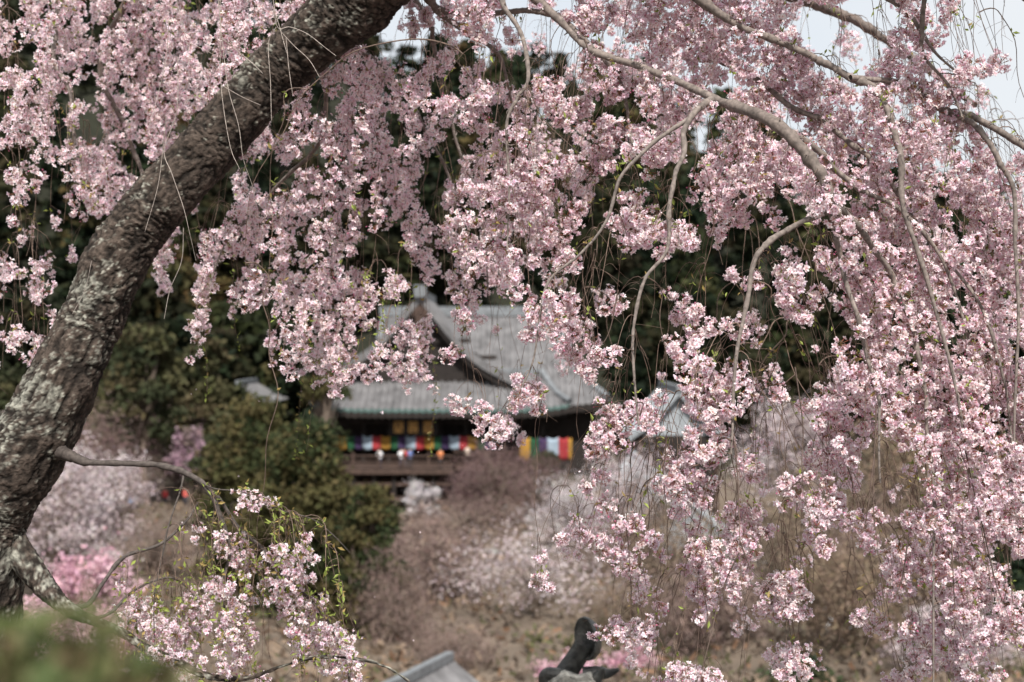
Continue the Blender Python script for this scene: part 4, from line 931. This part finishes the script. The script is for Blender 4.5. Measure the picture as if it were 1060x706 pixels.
# ------------------------------------------------------------------ petals falling through the air
pr=np.random.default_rng(31)
for k,(px,py) in enumerate(((192,483),(110,355),(247,493),(203,403),(198,408),(153,515),(433,365),(394,427),(479,461),(433,468),(600,488),(520,538),(551,564),(396,427),(435,551),(428,663),(388,618),(312,405),(595,490),(708,470),(847,440),(268,415))):
    d=pr.uniform(4.2,9.5); V=FL[0][0][:6]*.011; mb=MB(); mb.add(V-V.mean(0),FL[0][1][:2],(.84,.70,.76))
    o=mb.build('falling_petal',M['petal']); o.location=P(px,py,d); o.rotation_euler=pr.uniform(0,6,3)
    tag(o,label='tiny pale pink petal falling through the air',cat='petal',group='falling petals')

# ------------------------------------------------------------------ clipped shrub close to the lens
def near_shrub():
    r=np.random.default_rng(8); root=empty('clipped_shrub',(-.345,1.02,-1.632),label='clipped green shrub very close at the lower left corner, out of focus',cat='shrub')
    mb=MB(); n=9500; d=r.normal(size=(n,3)); d/=np.linalg.norm(d,axis=1)[:,None]; d[:,2]=np.where(d[:,2]<-.3,-d[:,2],d[:,2])
    bump=np.array([mnoise.noise(Vector(q)*4.5) for q in d])
    p=d*np.array((.17,.24,.30))*(r.uniform(.72,1.0,n)+bump*.22)[:,None]+np.array((0,0,1.12))
    pal=np.array(((.115,.135,.05),(.08,.11,.038),(.15,.145,.065),(.15,.105,.058))); cl=np.array([mnoise.noise(Vector(q)*7+Vector((3,3,3))) for q in d])
    cols=pal[np.where(cl>.22,3,r.integers(0,3,n))]*r.uniform(.75,1.25,(n,1))
    quads_at(mb,p,np.full(n,.0105),cols,r,.5); o=mb.build('foliage',M['leaf'],root)
    m=MB()
    for k in range(7):
        a=k*.9; tube(m,spline([(math.cos(a)*.03,math.sin(a)*.03,-.05),(math.cos(a)*.05,math.sin(a)*.06,.6),(math.cos(a)*.11,math.sin(a)*.15,1.25)],8),np.linspace(.013,.004,8),6,(.12,.09,.07))
    m.build('stem',M['twig'],root)
near_shrub()

# ------------------------------------------------------------------ tiled roof end with its curled crest tile
def crest():
    d=9.0; q=lambda px,py,dd=d: P(px,py,dd)
    M['crest']=mat('mossy_fired_clay',(.045,.045,.04),.45,noise_scale=22,noise_amt=.85,bump=.006,bump_scale=60,spec=.5)
    M['lichen_clay']=mat('lichened_clay',(.30,.29,.26),.85,noise_scale=22,noise_amt=.55,bump=.012,bump_scale=50)
    O=P(600,740,9.0); root=empty('gate_roof',O+np.array((0,-2,-3.2)),label='tiled gate roof end with an upturned curled crest tile at the bottom centre',cat='roof'); OO=np.array(root.location)
    # crest tile: a round tile bent upward, open scoop at its end
    ctrl=[(578,716,9.0,11.5),(584,700,9.0,11.5),(592,688,9.0,11),(600,676,8.99,10.5),(605,666,8.98,10.5)]
    pts=np.array([list(q(a,b,c))+[U(r,c)] for a,b,c,r in ctrl]); s=spline(pts,26)
    m=MB(); tube(m,s[:,:3],s[:,3],28,(1,1,1),0,cap=False)
    # scoop: dished oval, facing left and to the viewer
    c0=q(606,661,8.97); nrm=np.array((-.50,-.84,.16)); nrm/=np.linalg.norm(nrm); up=np.array((-.30,.0,1.)); up-=nrm*np.dot(up,nrm); up/=np.linalg.norm(up); sx=np.cross(up,nrm)
    a_,b_=U(22,d),U(12,d); k=40; th=np.arange(k)*2*math.pi/k
    rings=[]
    def ring(sc,depth): return c0+(np.cos(th)*b_*sc)[:,None]*sx+(np.sin(th)*a_*sc)[:,None]*up+nrm*depth
    for sc,dp in((.05,-.022),(.45,-.018),(.75,-.006),(.9,.006),(.96,.012),(1.0,.008),(1.03,-.012),(1.0,-.05),(.86,-.10),(.55,-.135),(.05,-.15)): rings.append(ring(sc,dp))
    V=np.concatenate(rings); i=np.arange(len(rings)-1)[:,None]*k; j=np.arange(k)[None]; j2=(j+1)%k
    m.add(V,np.stack((i+j,i+j2,i+k+j2,i+k+j),-1).reshape(-1,4),(1,1,1),0,True)
    m.build('crest_tile',M['crest'],root,OO)
    # body of the ridge end tile with lichen, curls at both sides
    m=MB(); body=[(556,752,.0),(560,716,0),(570,700,0),(584,693,0),(598,698,0),(612,694,0),(622,702,0),(628,716,0),(634,752,0)]
    f=[P(x,y,8.86) for x,y,_ in body]; b=[P(x,y,9.2) for x,y,_ in body]; n=len(body); g=[P(592+(x-592)*.8,722+(y-722)*.8,8.80) for x,y,_ in body]
    m.add(f+b,[(i,i+1,i+1+n,i+n) for i in range(n-1)],(1,1,1),0,True); m.add(f+g,[(i+1,i,i+n,i+1+n) for i in range(n-1)]); m.add(g,[(0,i+1,i) for i in range(1,n-1)]); m.add(b,[(0,i,i+1) for i in range(1,n-1)])
    m.build('ridge_end_tile',M['lichen_clay'],root,OO)
    m=MB(); tube(m,spline([q(590,704,8.9),q(574,699,8.88),q(566,698,8.88),q(563,704,8.88),q(567,711,8.88)],14),np.linspace(U(9,9),U(4.5,9),14),12); m.build('side_curl',M['crest'],root,OO)
    m=MB(); tube(m,spline([q(606,700,8.9),q(620,697,8.88),q(630,697,8.86),q(640,693,8.84)],12),np.linspace(U(10,9),U(2,9),12),12)
    tube(m,spline([q(614,706,8.85),q(621,698,8.83),q(623,691,8.82)],8),np.linspace(U(7,9),U(3,9),8),10); m.build('side_curl',M['crest'],root,OO)
    # ridge and slopes, running towards the viewer below the frame
    m=MB(); a=O+np.array((0,.1,-.15)); b_=O+np.array((0,-5.2,-.15))
    for k in range(3): beam(m,a+np.array((0,0,-.1*k)),b_+np.array((0,0,-.1*k)),.20+.06*k,.095)
    tube(m,spline([a+np.array((0,0,.07)),b_+np.array((0,0,.07))],12),.075,12); m.build('ridge',M['tile_dark'],root,OO)
    m=MB()
    for sg in(-1,1):
        e=O+np.array((sg*1.7,0,-1.15)); e2=e+np.array((0,-5.2,0)); t=O+np.array((sg*.05,0,-.25)); t2=t+np.array((0,-5.2,0))
        if sg>0: roof_slope(m,e2,e,t2,t,rows=8,pitch=.26,sag=.08,lift=.12,amp=.05)
        else: roof_slope(m,e,e2,t,t2,rows=8,pitch=.26,sag=.08,lift=.12,amp=.05)
    m.build('tiled_slope',M['tile_dark'],root,OO)
    for sx_ in(-1.2,1.2):
        for y in(-.5,-4.7):
            m=MB(); beam(m,O+np.array((sx_,y,-4.6)),O+np.array((sx_,y,-1.0)),.22,.22); m.build('post',M['timber'],root,OO)
    m=MB(); box(m,O[0]-1.15,O[0]+1.15,O[1]-4.6,O[1]-.6,O[2]-4.6,O[2]-1.05); m.build('wall',M['plaster'],root,OO)
crest()
#@@ENDNEAR
